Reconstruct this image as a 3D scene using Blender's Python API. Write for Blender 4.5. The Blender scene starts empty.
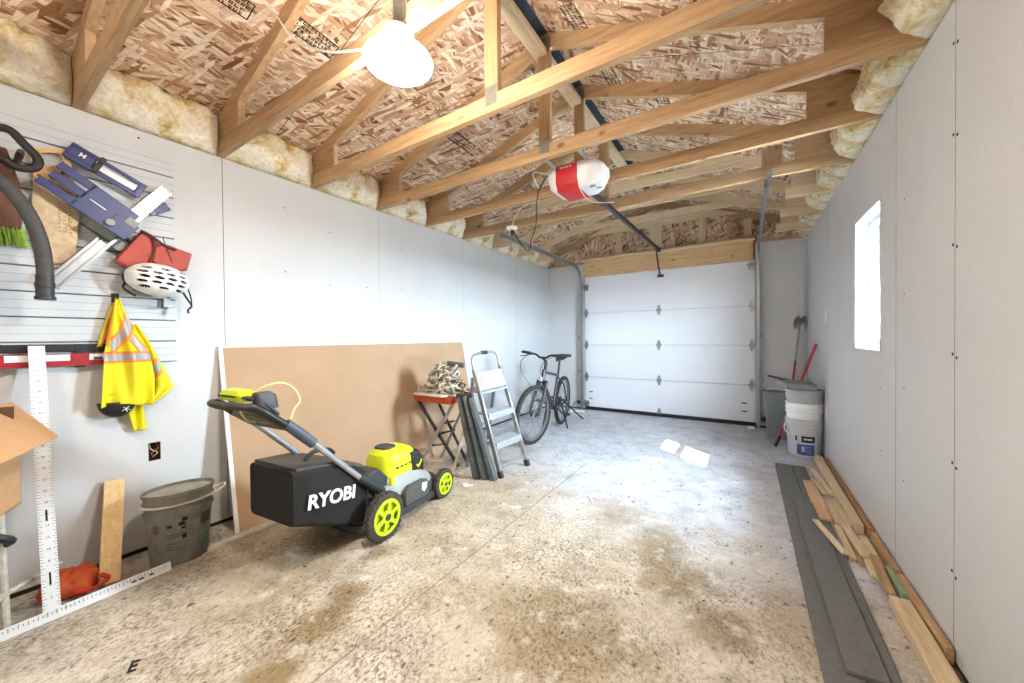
import bpy, math, random
from mathutils import Vector, Matrix, Euler, noise
random.seed(7)
scn = bpy.context.scene
COL = scn.collection
PI = math.pi
V = Vector

# ------------------------------------------------------------------ camera
CAM = dict(f=365.018, yaw=0.570520, pitch=-0.0108466, roll=-0.0096657, h=1.208377)
def make_camera():
    y, p, r = CAM['yaw'], CAM['pitch'], CAM['roll']
    R = V((math.cos(y), math.sin(y), 0)); F = V((-math.sin(y), math.cos(y), 0)); Z = V((0, 0, 1))
    fw = F * math.cos(p) + Z * math.sin(p); up = Z * math.cos(p) - F * math.sin(p)
    cr = R * math.cos(r) + up * math.sin(r); cu = up * math.cos(r) - R * math.sin(r)
    cd = bpy.data.cameras.new('camera'); cam = bpy.data.objects.new('camera', cd); COL.objects.link(cam)
    m = Matrix((cr, cu, -fw)).transposed().to_4x4(); m.translation = V((0, 0, CAM['h']))
    cam.matrix_world = m
    cd.sensor_fit = 'HORIZONTAL'; cd.sensor_width = 36.0; cd.lens = CAM['f'] / 1024 * 36.0
    cd.clip_start = 0.02; cd.clip_end = 200
    scn.camera = cam
make_camera()

# ------------------------------------------------------------------ light and exposure
scn.view_settings.view_transform = 'Standard'; scn.view_settings.look = 'None'
scn.view_settings.gamma = 1.0; scn.view_settings.use_curve_mapping = False
scn.view_settings.exposure = 1.82
LAMP_POWER = 66.0          # emission of the ceiling lamp's lens
SKY = 92.0
w = bpy.data.worlds.new('sky'); scn.world = w; w.use_nodes = True
bg = w.node_tree.nodes['Background']; bg.inputs[0].default_value = (0.72, 0.85, 1.0, 1); bg.inputs[1].default_value = SKY
sd = bpy.data.lights.new('sun', 'SUN'); sd.energy = 30.0; sd.angle = 0.009; sd.color = (1.0, 0.96, 0.9)
sun = bpy.data.objects.new('sun', sd); COL.objects.link(sun)
sun.rotation_euler = V((-1.0, 0.80, -1.17)).to_track_quat('-Z', 'Y').to_euler(); sun.location = (8, -5, 9)
def portal(name, loc, rot, sx, sy):
    l = bpy.data.lights.new(name, 'AREA'); l.shape = 'RECTANGLE'; l.size = sx; l.size_y = sy; l.energy = 10
    l.cycles.is_portal = True
    o = bpy.data.objects.new(name, l); COL.objects.link(o); o.location = loc; o.rotation_euler = rot
portal('window_portal', (0.80, 3.14, 1.54), (0, PI / 2, 0), 0.95, 0.60)
try:
    scn.cycles.max_bounces = 10; scn.cycles.diffuse_bounces = 6; scn.cycles.caustics_reflective = False
    scn.cycles.caustics_refractive = False; scn.cycles.sample_clamp_indirect = 8.0
except Exception: pass

# ------------------------------------------------------------------ room numbers
XL, XR, D, HW = -2.919, 0.638, 5.781, 2.415
XC = (XL + XR) / 2
YF = -1.35                                   # wall behind the camera
Y0, SP = 0.3755, 0.6096                      # first truss, spacing
def TY(i): return Y0 + SP * i
RIDGE = 3.15                                 # underside of the top chords at the ridge
PITCH = 0.335
def under(x): return RIDGE - PITCH * abs(x - XC)
def sheath(x): return under(x) + 0.094

# ------------------------------------------------------------------ materials
def srgb(h):
    h = h.lstrip('#'); c = [int(h[i:i + 2], 16) / 255 for i in (0, 2, 4)]
    return tuple((x / 12.92 if x <= 0.04045 else ((x + 0.055) / 1.055) ** 2.4) for x in c) + (1.0,)
class NT:
    def __init__(s, name):
        s.m = bpy.data.materials.new(name); s.m.use_nodes = True; s.t = s.m.node_tree
        s.b = s.t.nodes['Principled BSDF']; s.out = s.t.nodes['Material Output']
    def n(s, typ, **kw):
        nd = s.t.nodes.new(typ)
        for k, v in kw.items():
            if k.startswith('i_'):
                key = k[2:]
                key = int(key) if key.isdigit() else key
                nd.inputs[key].default_value = v
            else: setattr(nd, k, v)
        return nd
    def l(s, a, ao, b, bi): s.t.links.new(a.outputs[ao], b.inputs[bi])
    def coord(s, scale=(1, 1, 1), rot=(0, 0, 0), kind='Object', loc=(0, 0, 0), src=None):
        mp = s.n('ShaderNodeMapping'); mp.inputs['Scale'].default_value = scale
        mp.inputs['Rotation'].default_value = rot; mp.inputs['Location'].default_value = loc
        if src is None:
            tc = s.n('ShaderNodeTexCoord'); s.l(tc, kind, mp, 0)
        else: s.l(src[0], src[1], mp, 0)
        return mp
    def noise(s, mp, scale, detail=4, rough=0.55, dist=0.0):
        nd = s.n('ShaderNodeTexNoise'); nd.inputs['Scale'].default_value = scale; nd.inputs['Detail'].default_value = detail
        nd.inputs['Roughness'].default_value = rough; nd.inputs['Distortion'].default_value = dist
        if mp: s.l(mp, 0, nd, 'Vector')
        return nd
    def ramp(s, src, so, stops, interp='LINEAR'):
        r = s.n('ShaderNodeValToRGB'); cr = r.color_ramp; cr.interpolation = interp
        while len(cr.elements) < len(stops): cr.elements.new(0.5)
        for e, (p, c) in zip(cr.elements, stops):
            e.position = p; e.color = srgb(c) if isinstance(c, str) else ((c, c, c, 1) if not isinstance(c, tuple) else c)
        s.l(src, so, r, 0); return r
    def mix(s, fac, a, b, mode='MIX'):
        m = s.n('ShaderNodeMix', data_type='RGBA', blend_type=mode)
        for sock, val in ((0, fac), (6, a), (7, b)):
            if isinstance(val, (int, float)): m.inputs[sock].default_value = val
            elif isinstance(val, str): m.inputs[sock].default_value = srgb(val)
            else: s.l(val[0], val[1], m, sock)
        return (m, 2)
    def bump(s, src, so, strength=0.2, dist=0.01):
        b = s.n('ShaderNodeBump'); b.inputs['Strength'].default_value = strength; b.inputs['Distance'].default_value = dist
        s.l(src, so, b, 'Height'); s.l(b, 0, s.b, 'Normal')
    def base(s, src): s.l(src[0], src[1], s.b, 'Base Color')
    def rough(s, r): s.b.inputs['Roughness'].default_value = r
    def math(s, op, a, b=0.0):
        m = s.n('ShaderNodeMath', operation=op)
        for i, v in enumerate((a, b)):
            if isinstance(v, (int, float)): m.inputs[i].default_value = v
            else: s.l(v[0], v[1], m, i)
        return (m, 0)
SPOTS = [(-.30, 1.95, .20, .8), (-.62, 1.35, .28, .6), (-1.55, .86, .13, .8), (-1.43, .62, .11, .9), (-.45, 2.25, .20, .55), (-.75, 2.5, .22, .45), (-1.62, 1.02, .10, .8), (-1.75, 1.30, .12, .6), (-.1, 1.75, .16, .7), (-2.05, 1.0, .35, .45)]
MC = {}
def flat(name, c, rough=0.5, metal=0.0, var=0.12, scale=25.0, bump=0.0):
    """plain coloured material with a little procedural mottling"""
    if name in MC: return MC[name]
    t = NT(name); mp = t.coord(); ns = t.noise(mp, scale, 5)
    r = t.ramp(ns, 0, [(0.25, 1.0 - var), (0.75, 1.0)])
    t.base(t.mix(1.0, c, (r, 0), 'MULTIPLY')); t.rough(rough); t.b.inputs['Metallic'].default_value = metal
    if bump: t.bump(ns, 0, bump, 0.004)
    MC[name] = t.m; return t.m
def m_wood(name, c1, c2, axis, dark='#7a4a22', k=1.0):
    t = NT(name); sc = [9, 9, 9]; sc['xyz'.index(axis)] = 0.55
    oi = t.n('ShaderNodeObjectInfo')
    add = t.n('ShaderNodeVectorMath', operation='ADD'); tc = t.n('ShaderNodeTexCoord'); t.l(tc, 'Object', add, 0)
    cmb = t.n('ShaderNodeCombineXYZ'); sm = t.math('MULTIPLY', (oi, 'Random'), 37.0)
    for i in range(3): t.l(sm[0], 0, cmb, i)
    t.l(cmb, 0, add, 1)
    mp = t.coord(tuple(sc), src=(add, 0))
    g = t.noise(mp, 6.0, 6, 0.6, 0.6)
    r = t.ramp(g, 0, [(0.28, c2), (0.62, c1)])
    fine = t.noise(mp, 26.0, 3); rf = t.ramp(fine, 0, [(0.3, 0.82), (0.7, 1.0)])
    c = t.mix(1.0, (r, 0), (rf, 0), 'MULTIPLY')
    sk = [1.3, 1.3, 1.3]; sk['xyz'.index(axis)] = 0.75
    mk = t.coord(tuple(sk), src=(add, 0))
    vo = t.n('ShaderNodeTexVoronoi'); vo.inputs['Scale'].default_value = 4.2; t.l(mk, 0, vo, 'Vector')
    kr = t.ramp(vo, 'Distance', [(0.055, 0.85 * k), (0.12, 0.0)])
    c = t.mix((kr, 0), c, dark)
    tint = t.ramp(oi, 'Random', [(0.0, 0.86), (1.0, 1.0)])
    c = t.mix(1.0, c, (tint, 0), 'MULTIPLY')
    t.base(c); t.rough(0.7); t.bump(fine, 0, 0.1, 0.003); return t.m
WOOD = {a: m_wood('framing_lumber_' + a, '#c6a37a', '#a27f58', a) for a in 'xyz'}
PALE = {a: m_wood('pale_offcut_' + a, '#ead5b4', '#d6b88c', a, '#a5703c', 0.6) for a in 'xyz'}

def m_drywall(name, c='#cdced0'):
    t = NT(name); mp = t.coord(); a = t.noise(mp, 1.1, 5, 0.6); b = t.noise(mp, 60, 3)
    r = t.ramp(a, 0, [(0.3, 0.92), (0.7, 1.0)]); r2 = t.ramp(b, 0, [(0.3, 0.95), (0.7, 1.0)])
    c1 = t.mix(1.0, c, (r, 0), 'MULTIPLY'); c1 = t.mix(1.0, c1, (r2, 0), 'MULTIPLY')
    t.base(c1); t.rough(0.62); t.bump(b, 0, 0.05, 0.002); return t.m
DRY = m_drywall('drywall_paper')

def m_floor():
    t = NT('dirty_daylit_slab'); tc = t.n('ShaderNodeTexCoord'); src = (tc, 'Object')
    mp = t.coord(src=src)
    sep = t.n('ShaderNodeSeparateXYZ'); t.l(tc, 'Object', sep, 0)
    big = t.noise(mp, 1.1, 6, 0.62, 0.4)
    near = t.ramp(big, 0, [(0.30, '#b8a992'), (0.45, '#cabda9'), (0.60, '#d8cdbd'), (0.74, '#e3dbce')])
    far = t.ramp(big, 0, [(0.30, '#b2b4bc'), (0.50, '#c6c8d0'), (0.74, '#d6d9e1')])  # far end tinted pale blue: window daylight put into the slab colour
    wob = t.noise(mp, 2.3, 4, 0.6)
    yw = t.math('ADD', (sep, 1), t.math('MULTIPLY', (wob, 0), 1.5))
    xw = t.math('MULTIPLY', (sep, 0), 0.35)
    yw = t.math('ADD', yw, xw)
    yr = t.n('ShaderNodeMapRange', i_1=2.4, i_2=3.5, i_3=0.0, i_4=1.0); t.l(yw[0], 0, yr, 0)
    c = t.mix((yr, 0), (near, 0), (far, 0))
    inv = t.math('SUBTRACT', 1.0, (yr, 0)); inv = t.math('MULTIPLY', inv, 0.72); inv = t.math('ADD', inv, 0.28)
    med = t.noise(mp, 6.0, 8, 0.72); rm = t.ramp(med, 0, [(0.32, 0.55), (0.47, 0.88), (0.62, 1.0)])
    c = t.mix(1.0, c, (rm, 0), 'MULTIPLY')
    # dried mud spots with ragged outlines
    mask = None
    rag = t.noise(mp, 5.0, 7, 0.7)
    for (x, y, r, k) in SPOTS:
        d = t.n('ShaderNodeVectorMath', operation='DISTANCE'); t.l(tc, 'Object', d, 0); d.inputs[1].default_value = (x, y, 0)
        e = t.math('DIVIDE', (d, 'Value'), r); e = t.math('ADD', e, t.math('MULTIPLY', t.math('SUBTRACT', (rag, 0), 0.5), 2.6))
        mr = t.n('ShaderNodeMapRange', i_1=0.45, i_2=1.15, i_3=k, i_4=0.0); t.l(e[0], 0, mr, 0)
        mask = (mr, 0) if mask is None else t.math('MAXIMUM', mask, (mr, 0))
    c = t.mix(mask, c, '#80683f')
    mp2 = t.coord((1.0, 0.75, 1), loc=(3.1, 1.7, 0), src=src)
    st = t.noise(mp2, 2.1, 9, 0.70, 0.5); rs = t.ramp(st, 0, [(0.48, 0.0), (0.58, 0.42), (0.70, 0.8)])
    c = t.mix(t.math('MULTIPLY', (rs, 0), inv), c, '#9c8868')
    # dense fine flecks, drawn out along the slab
    mp3 = t.coord((1.0, 0.68, 1), (0, 0, 0.35), src=src)
    fn = t.noise(mp3, 66.0, 7, 0.82); rf = t.ramp(fn, 0, [(0.47, 0.0), (0.57, 1.0)])
    area = t.noise(mp, 1.9, 6, 0.68); ra = t.ramp(area, 0, [(0.36, 0.12), (0.48, 0.55), (0.60, 1.0)])
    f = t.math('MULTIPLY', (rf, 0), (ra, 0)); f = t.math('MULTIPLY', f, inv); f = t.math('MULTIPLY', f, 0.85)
    c = t.mix(f, c, '#4d3a22')
    vo = t.noise(mp3, 30.0, 3, 0.6); rv = t.ramp(vo, 0, [(0.63, 0.0), (0.67, 1.0)])
    c = t.mix(t.math('MULTIPLY', (rv, 0), 0.75), c, '#40362a')
    wn = t.noise(mp, 9.0, 7, 0.7); rw = t.ramp(wn, 0, [(0.55, 0.0), (0.68, 0.5)])
    c = t.mix((rw, 0), c, '#e9e5dc')
    t.base(c); t.bump(med, 0, 0.15, 0.006)
    rr = t.ramp(big, 0, [(0.3, 0.62), (0.7, 0.40)]); t.l(rr, 0, t.b, 'Roughness'); return t.m

def m_osb(name='osb_sheathing', axes='xy'):
    t = NT(name); tc = t.n('ShaderNodeTexCoord')
    src = (tc, 'Object')
    if axes == 'xz':
        sp = t.n('ShaderNodeSeparateXYZ'); t.l(tc, 'Object', sp, 0); cb = t.n('ShaderNodeCombineXYZ')
        t.l(sp, 0, cb, 0); t.l(sp, 2, cb, 1); src = (cb, 0)
    wr = t.noise(t.coord(src=src), 9.0, 2)
    def layer(ang, sx, sy, loc):
        mp0 = t.coord((1, 1, 0), (0, 0, ang), loc=loc, src=src)
        mp = t.coord((sx, sy, 1), src=(mp0, 0))
        ad = t.n('ShaderNodeMix', data_type='RGBA', blend_type='LINEAR_LIGHT'); ad.inputs[0].default_value = 0.10
        t.l(mp, 0, ad, 6); t.l(wr, 1, ad, 7)
        v = t.n('ShaderNodeTexVoronoi', voronoi_dimensions='2D'); v.inputs['Scale'].default_value = 1.0
        t.l(ad, 2, v, 'Vector'); sc = t.n('ShaderNodeSeparateColor'); t.l(v, 'Color', sc, 0)
        e = t.n('ShaderNodeTexVoronoi', voronoi_dimensions='2D', feature='DISTANCE_TO_EDGE'); e.inputs['Scale'].default_value = 1.0
        t.l(ad, 2, e, 'Vector')
        return sc, e
    tones = [(0.0, '#6e4326'), (0.10, '#9a6c46'), (0.30, '#c29a78'), (0.60, '#d9bb9c'), (1.0, '#f0e0cc')]
    out = None; hgt = None
    for k, (ang, sx, sy) in enumerate([(0.10, 58, 8), (-0.42, 62, 9), (0.55, 56, 8), (-0.15, 44, 6), (1.2, 50, 9)]):
        sc, e = layer(ang, sx, sy, (k * 3.3, k * 1.7, 0))
        col = t.ramp(sc, 0, tones)
        er = t.ramp(e, 'Distance', [(0.0, 0.66), (0.10, 1.0)])
        cc = t.mix(1.0, (col, 0), (er, 0), 'MULTIPLY')
        if out is None: out = cc
        else:
            msk = t.ramp(sc, 1, [(0.60, 0.0), (0.61, 1.0)], 'CONSTANT')
            out = t.mix((msk, 0), out, cc)
    gr = t.noise(t.coord((60, 5, 1), src=src), 1.0, 6, 0.7, 1.5); rg = t.ramp(gr, 0, [(0.34, 0.60), (0.52, 1.0)])
    out = t.mix(0.8, out, (rg, 0), 'MULTIPLY')
    stain = t.noise(t.coord(src=src), 1.4, 4, 0.6); rs = t.ramp(stain, 0, [(0.35, 0.78), (0.6, 1.0)])
    out = t.mix(1.0, out, (rs, 0), 'MULTIPLY')
    t.base(out); t.rough(0.75); return t.m

def m_insul():
    t = NT('fibreglass_batt'); mp = t.coord(); a = t.noise(mp, 6, 6, 0.65); b = t.noise(mp, 45, 5, 0.7)
    r = t.ramp(a, 0, [(0.34, '#b98c45'), (0.43, '#dfc890'), (0.53, '#f3ead0'), (0.66, '#faf6ea')])
    r2 = t.ramp(b, 0, [(0.3, 0.72), (0.6, 1.0)]); t.base(t.mix(1.0, (r, 0), (r2, 0), 'MULTIPLY'))
    t.rough(0.95); t.bump(b, 0, 0.8, 0.012); return t.m
def m_emit(name, c, s):
    t = NT(name); e = t.n('ShaderNodeEmission'); e.inputs[0].default_value = c; e.inputs[1].default_value = s
    t.l(e, 0, t.out, 0); return t.m
def m_glass():
    t = NT('window_glass'); tr = t.n('ShaderNodeBsdfTransparent'); gl = t.n('ShaderNodeBsdfGlossy'); gl.inputs['Roughness'].default_value = 0.02
    tr.inputs[0].default_value = (0.94, 0.97, 0.96, 1)
    mx = t.n('ShaderNodeMixShader'); mx.inputs[0].default_value = 0.05
    t.l(tr, 0, mx, 1); t.l(gl, 0, mx, 2); t.l(mx, 0, t.out, 0); return t.m
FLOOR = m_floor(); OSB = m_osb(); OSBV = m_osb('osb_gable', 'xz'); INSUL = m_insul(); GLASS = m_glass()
BLACK = flat('black_plastic', '#1c1c1e', 0.45); DARK = flat('charcoal_plastic', '#333538', 0.5)
GREY = flat('grey_plastic', '#8d8f90', 0.5); WHITE = flat('white_plastic', '#eef0f0', 0.4, var=0.05)
STEEL = flat('galvanised_steel', '#a9aeb2', 0.38, 0.85, 0.25); ALU = flat('brushed_aluminium', '#bcbfc3', 0.35, 0.75, 0.15)
LIME = flat('lime_plastic', '#c6dc1e', 0.4, var=0.08); YELL = flat('lime_yellow_plastic', '#d8e02a', 0.35, var=0.06)
RUB = flat('dusty_rubber', '#4b463f', 0.9, var=0.55, scale=40); RED = flat('red_plastic', '#c4161c', 0.35, var=0.08)
NAVY = flat('navy_plastic', '#26336b', 0.4, var=0.12); INK = flat('black_ink', '#15140f', 0.8)
DWHITE = flat('door_white', '#e6e9ef', 0.38, var=0.04, scale=3)
CARD = flat('cardboard', '#c29a70', 0.85, var=0.12); BROWN = flat('brown_wood_block', '#6d432c', 0.7, var=0.4)

# ------------------------------------------------------------------ mesh builder
ORG = {}
class MB:
    def __init__(s, M=None): s.v = []; s.f = []; s.m = []; s.M = M or Matrix()
    def add(s, vs, fs, mi=0):
        b = len(s.v); s.v += [s.M @ V(p) for p in vs]; s.f += [tuple(b + i for i in f) for f in fs]; s.m += [mi] * len(fs); return s
    def box(s, c, sz, rz=0.0, R=None, mi=0):
        R = R or Matrix.Rotation(rz, 3, 'Z'); c = V(c)
        vs = [c + R @ V((sx * sz[0] / 2, sy * sz[1] / 2, k * sz[2] / 2)) for k in (-1, 1) for sx, sy in ((-1, -1), (1, -1), (1, 1), (-1, 1))]
        return s.add(vs, [(3, 2, 1, 0), (4, 5, 6, 7), (0, 1, 5, 4), (1, 2, 6, 5), (2, 3, 7, 6), (3, 0, 4, 7)], mi)
    def lim(s, x0, x1, y0, y1, z0, z1, mi=0):
        return s.box(((x0 + x1) / 2, (y0 + y1) / 2, (z0 + z1) / 2), (abs(x1 - x0), abs(y1 - y0), abs(z1 - z0)), mi=mi)
    def bar(s, p0, p1, w, h, up=(0, 0, 1), mi=0):
        p0, p1 = V(p0), V(p1); d = (p1 - p0).normalized(); sd = d.cross(V(up)).normalized(); u = sd.cross(d)
        vs = [p + sd * (a * w / 2) + u * (b * h / 2) for p in (p0, p1) for a, b in ((-1, -1), (1, -1), (1, 1), (-1, 1))]
        return s.add(vs, [(0, 1, 2, 3), (7, 6, 5, 4), (0, 4, 5, 1), (1, 5, 6, 2), (2, 6, 7, 3), (3, 7, 4, 0)], mi)
    def tube(s, pts, r, n=8, closed=False, mi=0):
        pts = [V(p) for p in pts]; N = len(pts); rs = r if isinstance(r, (list, tuple)) else [r] * N
        nrm = None; rings = []
        for i, p in enumerate(pts):
            if closed: d = pts[(i + 1) % N] - pts[i - 1]
            else: d = pts[min(i + 1, N - 1)] - pts[max(i - 1, 0)]
            d.normalize()
            if nrm is None:
                nrm = d.orthogonal().normalized()
            else:
                nrm = (nrm - d * nrm.dot(d)); nrm = nrm.normalized() if nrm.length > 1e-6 else d.orthogonal().normalized()
            b = d.cross(nrm); rings.append([p + (nrm * math.cos(2 * PI * k / n) + b * math.sin(2 * PI * k / n)) * rs[i] for k in range(n)])
        return s.loft(rings, closed=closed, mi=mi)
    def loft(s, rings, closed=False, cap=True, mi=0, wrap=True):
        n = len(rings[0]); vs = [p for r in rings for p in r]; fs = []; N = len(rings)
        for i in range(N if closed else N - 1):
            j = (i + 1) % N
            for k in range(n if wrap else n - 1): fs.append((i * n + k, i * n + (k + 1) % n, j * n + (k + 1) % n, j * n + k))
        if cap and not closed and wrap: fs.append(tuple(range(n - 1, -1, -1))); fs.append(tuple((N - 1) * n + k for k in range(n)))
        return s.add(vs, fs, mi)
    def lathe(s, prof, c=(0, 0, 0), ax=(0, 0, 1), n=28, closed=False, mi=0, sx=1.0, sy=1.0):
        q = V((0, 0, 1)).rotation_difference(V(ax).normalized()).to_matrix(); c = V(c)
        return s.loft([[c + q @ V((r * sx * math.cos(2 * PI * k / n), r * sy * math.sin(2 * PI * k / n), z)) for k in range(n)] for r, z in prof], closed=closed, mi=mi)
    def prism(s, poly, off, mi=0):
        n = len(poly); a = [V(p) for p in poly]; b = [p + V(off) for p in a]
        return s.add(a + b, [tuple(range(n - 1, -1, -1)), tuple(range(n, 2 * n))] + [(i, (i + 1) % n, n + (i + 1) % n, n + i) for i in range(n)], mi)
    def grid(s, fn, nu, nv, mi=None):
        vs = [fn(i / nu, j / nv) for j in range(nv + 1) for i in range(nu + 1)]; b = len(s.v); s.v += [s.M @ V(p) for p in vs]
        for j in range(nv):
            for i in range(nu):
                a = b + j * (nu + 1) + i; s.f.append((a, a + 1, a + nu + 2, a + nu + 1)); s.m.append(mi((i + .5) / nu, (j + .5) / nv) if mi else 0)
        return s
    def build(s, name, mats, parent=None, bevel=0.0, smooth=True, solid=0.0, origin=None, ang=0.6):
        if parent is not None: o0 = ORG[parent.name]
        elif origin is not None: o0 = V(origin)
        else:
            lo = [min(p[i] for p in s.v) for i in range(3)]; hi = [max(p[i] for p in s.v) for i in range(3)]
            o0 = V(((lo[0] + hi[0]) / 2, (lo[1] + hi[1]) / 2, lo[2]))
        me = bpy.data.meshes.new(name); me.from_pydata([p - o0 for p in s.v], [], s.f)
        mats = mats if isinstance(mats, (list, tuple)) else [mats]
        for m in mats: me.materials.append(m)
        me.polygons.foreach_set('material_index', s.m); me.update()
        import bmesh
        bm = bmesh.new(); bm.from_mesh(me); bmesh.ops.recalc_face_normals(bm, faces=bm.faces); bm.to_mesh(me); bm.free()
        if smooth:
            me.polygons.foreach_set('use_smooth', [True] * len(me.polygons)); me.set_sharp_from_angle(angle=ang)
        o = bpy.data.objects.new(name, me); COL.objects.link(o)
        if parent is not None:
            o.parent = parent
        else: o.location = o0
        ORG[o.name] = o0
        if solid: md = o.modifiers.new('Solidify', 'SOLIDIFY'); md.thickness = solid; md.offset = 0
        if bevel: md = o.modifiers.new('Bevel', 'BEVEL'); md.width = bevel; md.segments = 2; md.limit_method = 'ANGLE'; md.harden_normals = False
        return o
def tag(o, label=None, cat=None, group=None, kind=None):
    if label: o['label'] = label
    if cat: o['category'] = cat
    if group: o['group'] = group
    if kind: o['kind'] = kind
    return o
def thing(name, loc, label, cat, group=None, kind=None):
    o = bpy.data.objects.new(name, None); COL.objects.link(o); o.location = loc; o.empty_display_size = 0.05
    ORG[o.name] = V(loc); return tag(o, label, cat, group, kind)
def copy_tree(o, parent=None):
    c = o.copy(); COL.objects.link(c); ORG[c.name] = ORG[o.name]
    if parent is not None: c.parent = parent
    for ch in list(o.children): copy_tree(ch, c)
    return c
def text_mb(mb, txt, size, M, depth=0.002, bold=0.0, shear=0.0, mi=0, align='CENTER', squash=1.0):
    cu = bpy.data.curves.new('t', 'FONT'); cu.body = txt; cu.size = size; cu.extrude = depth; cu.offset = bold; cu.shear = shear
    cu.align_x = align; cu.align_y = 'CENTER'; cu.resolution_u = 4
    ob = bpy.data.objects.new('t', cu); COL.objects.link(ob); bpy.context.view_layer.update()
    dg = bpy.context.evaluated_depsgraph_get(); me = bpy.data.meshes.new_from_object(ob.evaluated_get(dg))
    S = Matrix.Diagonal((squash, 1, 1, 1))
    mb.add([M @ S @ v.co for v in me.vertices], [tuple(p.vertices) for p in me.polygons], mi)
    bpy.data.objects.remove(ob); bpy.data.curves.remove(cu); bpy.data.meshes.remove(me)
def frame(o, x, y):
    """matrix with given origin, text right = x, text up = y"""
    x = V(x).normalized(); y = V(y); y = (y - x * y.dot(x)).normalized(); z = x.cross(y)
    m = Matrix((x, y, z)).transposed().to_4x4(); m.translation = V(o); return m
def arc(c, r, a0, a1, n, u=(1, 0, 0), v=(0, 0, 1)):
    return [V(c) + V(u) * (r * math.cos(a0 + (a1 - a0) * i / n)) + V(v) * (r * math.sin(a0 + (a1 - a0) * i / n)) for i in range(n + 1)]
def smoothpath(pts, k=6):
    pts = [V(p) for p in pts]; out = []
    for i in range(len(pts) - 1):
        p0 = pts[max(i - 1, 0)]; p1 = pts[i]; p2 = pts[i + 1]; p3 = pts[min(i + 2, len(pts) - 1)]
        for j in range(k):
            t = j / k
            out.append(0.5 * ((2 * p1) + (p2 - p0) * t + (2 * p0 - 5 * p1 + 4 * p2 - p3) * t * t + (3 * p1 - p0 - 3 * p2 + p3) * t ** 3))
    out.append(pts[-1]); return out

# ================================================================== STRUCTURE
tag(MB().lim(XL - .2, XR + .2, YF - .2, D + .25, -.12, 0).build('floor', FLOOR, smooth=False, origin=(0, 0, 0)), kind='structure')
tag(MB().lim(-30, 30, -30, 30, -.30, -.14).build('ground', flat('outside_snowy_gravel', '#cfd2d4', 0.9), smooth=False), kind='structure')
FJ = flat('slab_joint', '#a8977a', 0.9, var=.6, scale=9)
tag(MB().lim(-1.292, -1.286, YF, 3.3, 0, .0012).build('trim_1', FJ, smooth=False), kind='structure')
# left wall with a cut-out for the bare outlet box
HY, HZ, HWD, HHT = 0.660, 0.563, 0.052, 0.105
mb = MB()
a, b = XL - .05, XL
mb.lim(a, b, YF, HY - HWD / 2, 0, HW); mb.lim(a, b, HY + HWD / 2, D + .06, 0, HW)
mb.lim(a, b, HY - HWD / 2, HY + HWD / 2, 0, HZ - HHT / 2); mb.lim(a, b, HY - HWD / 2, HY + HWD / 2, HZ + HHT / 2, HW)
mb.lim(XL - .16, a, YF, D + .06, 0, HW); mb.lim(XL - .16, XL - .10, YF, D + .06, HW, 2.60)
wl = tag(mb.build('wall_left', DRY, smooth=False), kind='structure')
# right wall with the window hole
WY0, WY1, WZ0, WZ1 = 2.854, 3.421, 1.103, 1.978
mb = MB(); T2 = XR + .17
mb.lim(XR, T2, YF, WY0, 0, HW); mb.lim(XR, T2, WY1, D + .06, 0, HW); mb.lim(XR, T2, WY0, WY1, 0, WZ0); mb.lim(XR, T2, WY0, WY1, WZ1, HW)
mb.lim(T2 - .05, T2, YF, D + .06, HW, 2.60)
wr = tag(mb.build('wall_right', DRY, smooth=False), kind='structure')
# back wall round the garage door
DX0, DX1, DZ = -2.268, 0.107, 2.20
mb = MB(); mb.lim(XL, DX0, D, D + .06, 0, HW); mb.lim(DX1, XR, D, D + .06, 0, HW)
wb = tag(mb.build('wall_back', DRY, smooth=False), kind='structure')
mb = MB(); mb.prism([(XL - .1, D + .06, HW), (XR + .1, D + .06, HW), (XR + .1, D + .06, sheath(XR + .1)), (XC, D + .06, sheath(XC)), (XL - .1, D + .06, sheath(XL - .1))], (0, .03, 0))
mb.lim(DX0, DX1, D + .06, D + .09, DZ - .05, HW)
tag(mb.build('wall_gable', OSBV, smooth=False), kind='structure')
# wall at the near end
mb = MB(); mb.lim(XL, XR, YF - .1, YF, 0, HW)
mb.prism([(XL - .1, YF - .1, HW), (XR + .1, YF - .1, HW), (XR + .1, YF - .1, sheath(XR + .1)), (XC, YF - .1, sheath(XC)), (XL - .1, YF - .1, sheath(XL - .1))], (0, .1, 0))
tag(mb.build('wall_front', DRY, smooth=False), kind='structure')
# roof deck, open slot at the ridge
mb = MB(); ya, yb = YF - .3, D + .35; g = 0.034
for sx, xe in ((-1, -3.35), (1, 1.30)):
    x0 = XC + sx * g
    mb.prism([(x0, ya, sheath(x0)), (xe, ya, sheath(xe)), (xe, ya, sheath(xe) + .02), (x0, ya, sheath(x0) + .02)], (0, yb - ya, 0))
ce = tag(mb.build('ceiling', OSB, smooth=False), kind='structure')
mb = MB(); mb.lim(XC - .0338, XC + .0338, ya, yb, sheath(XC) - .006, sheath(XC) + .05)
mb.build('ridge_vent', flat('ridge_vent_mesh', '#33404f', 0.8), ce, smooth=False)
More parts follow.
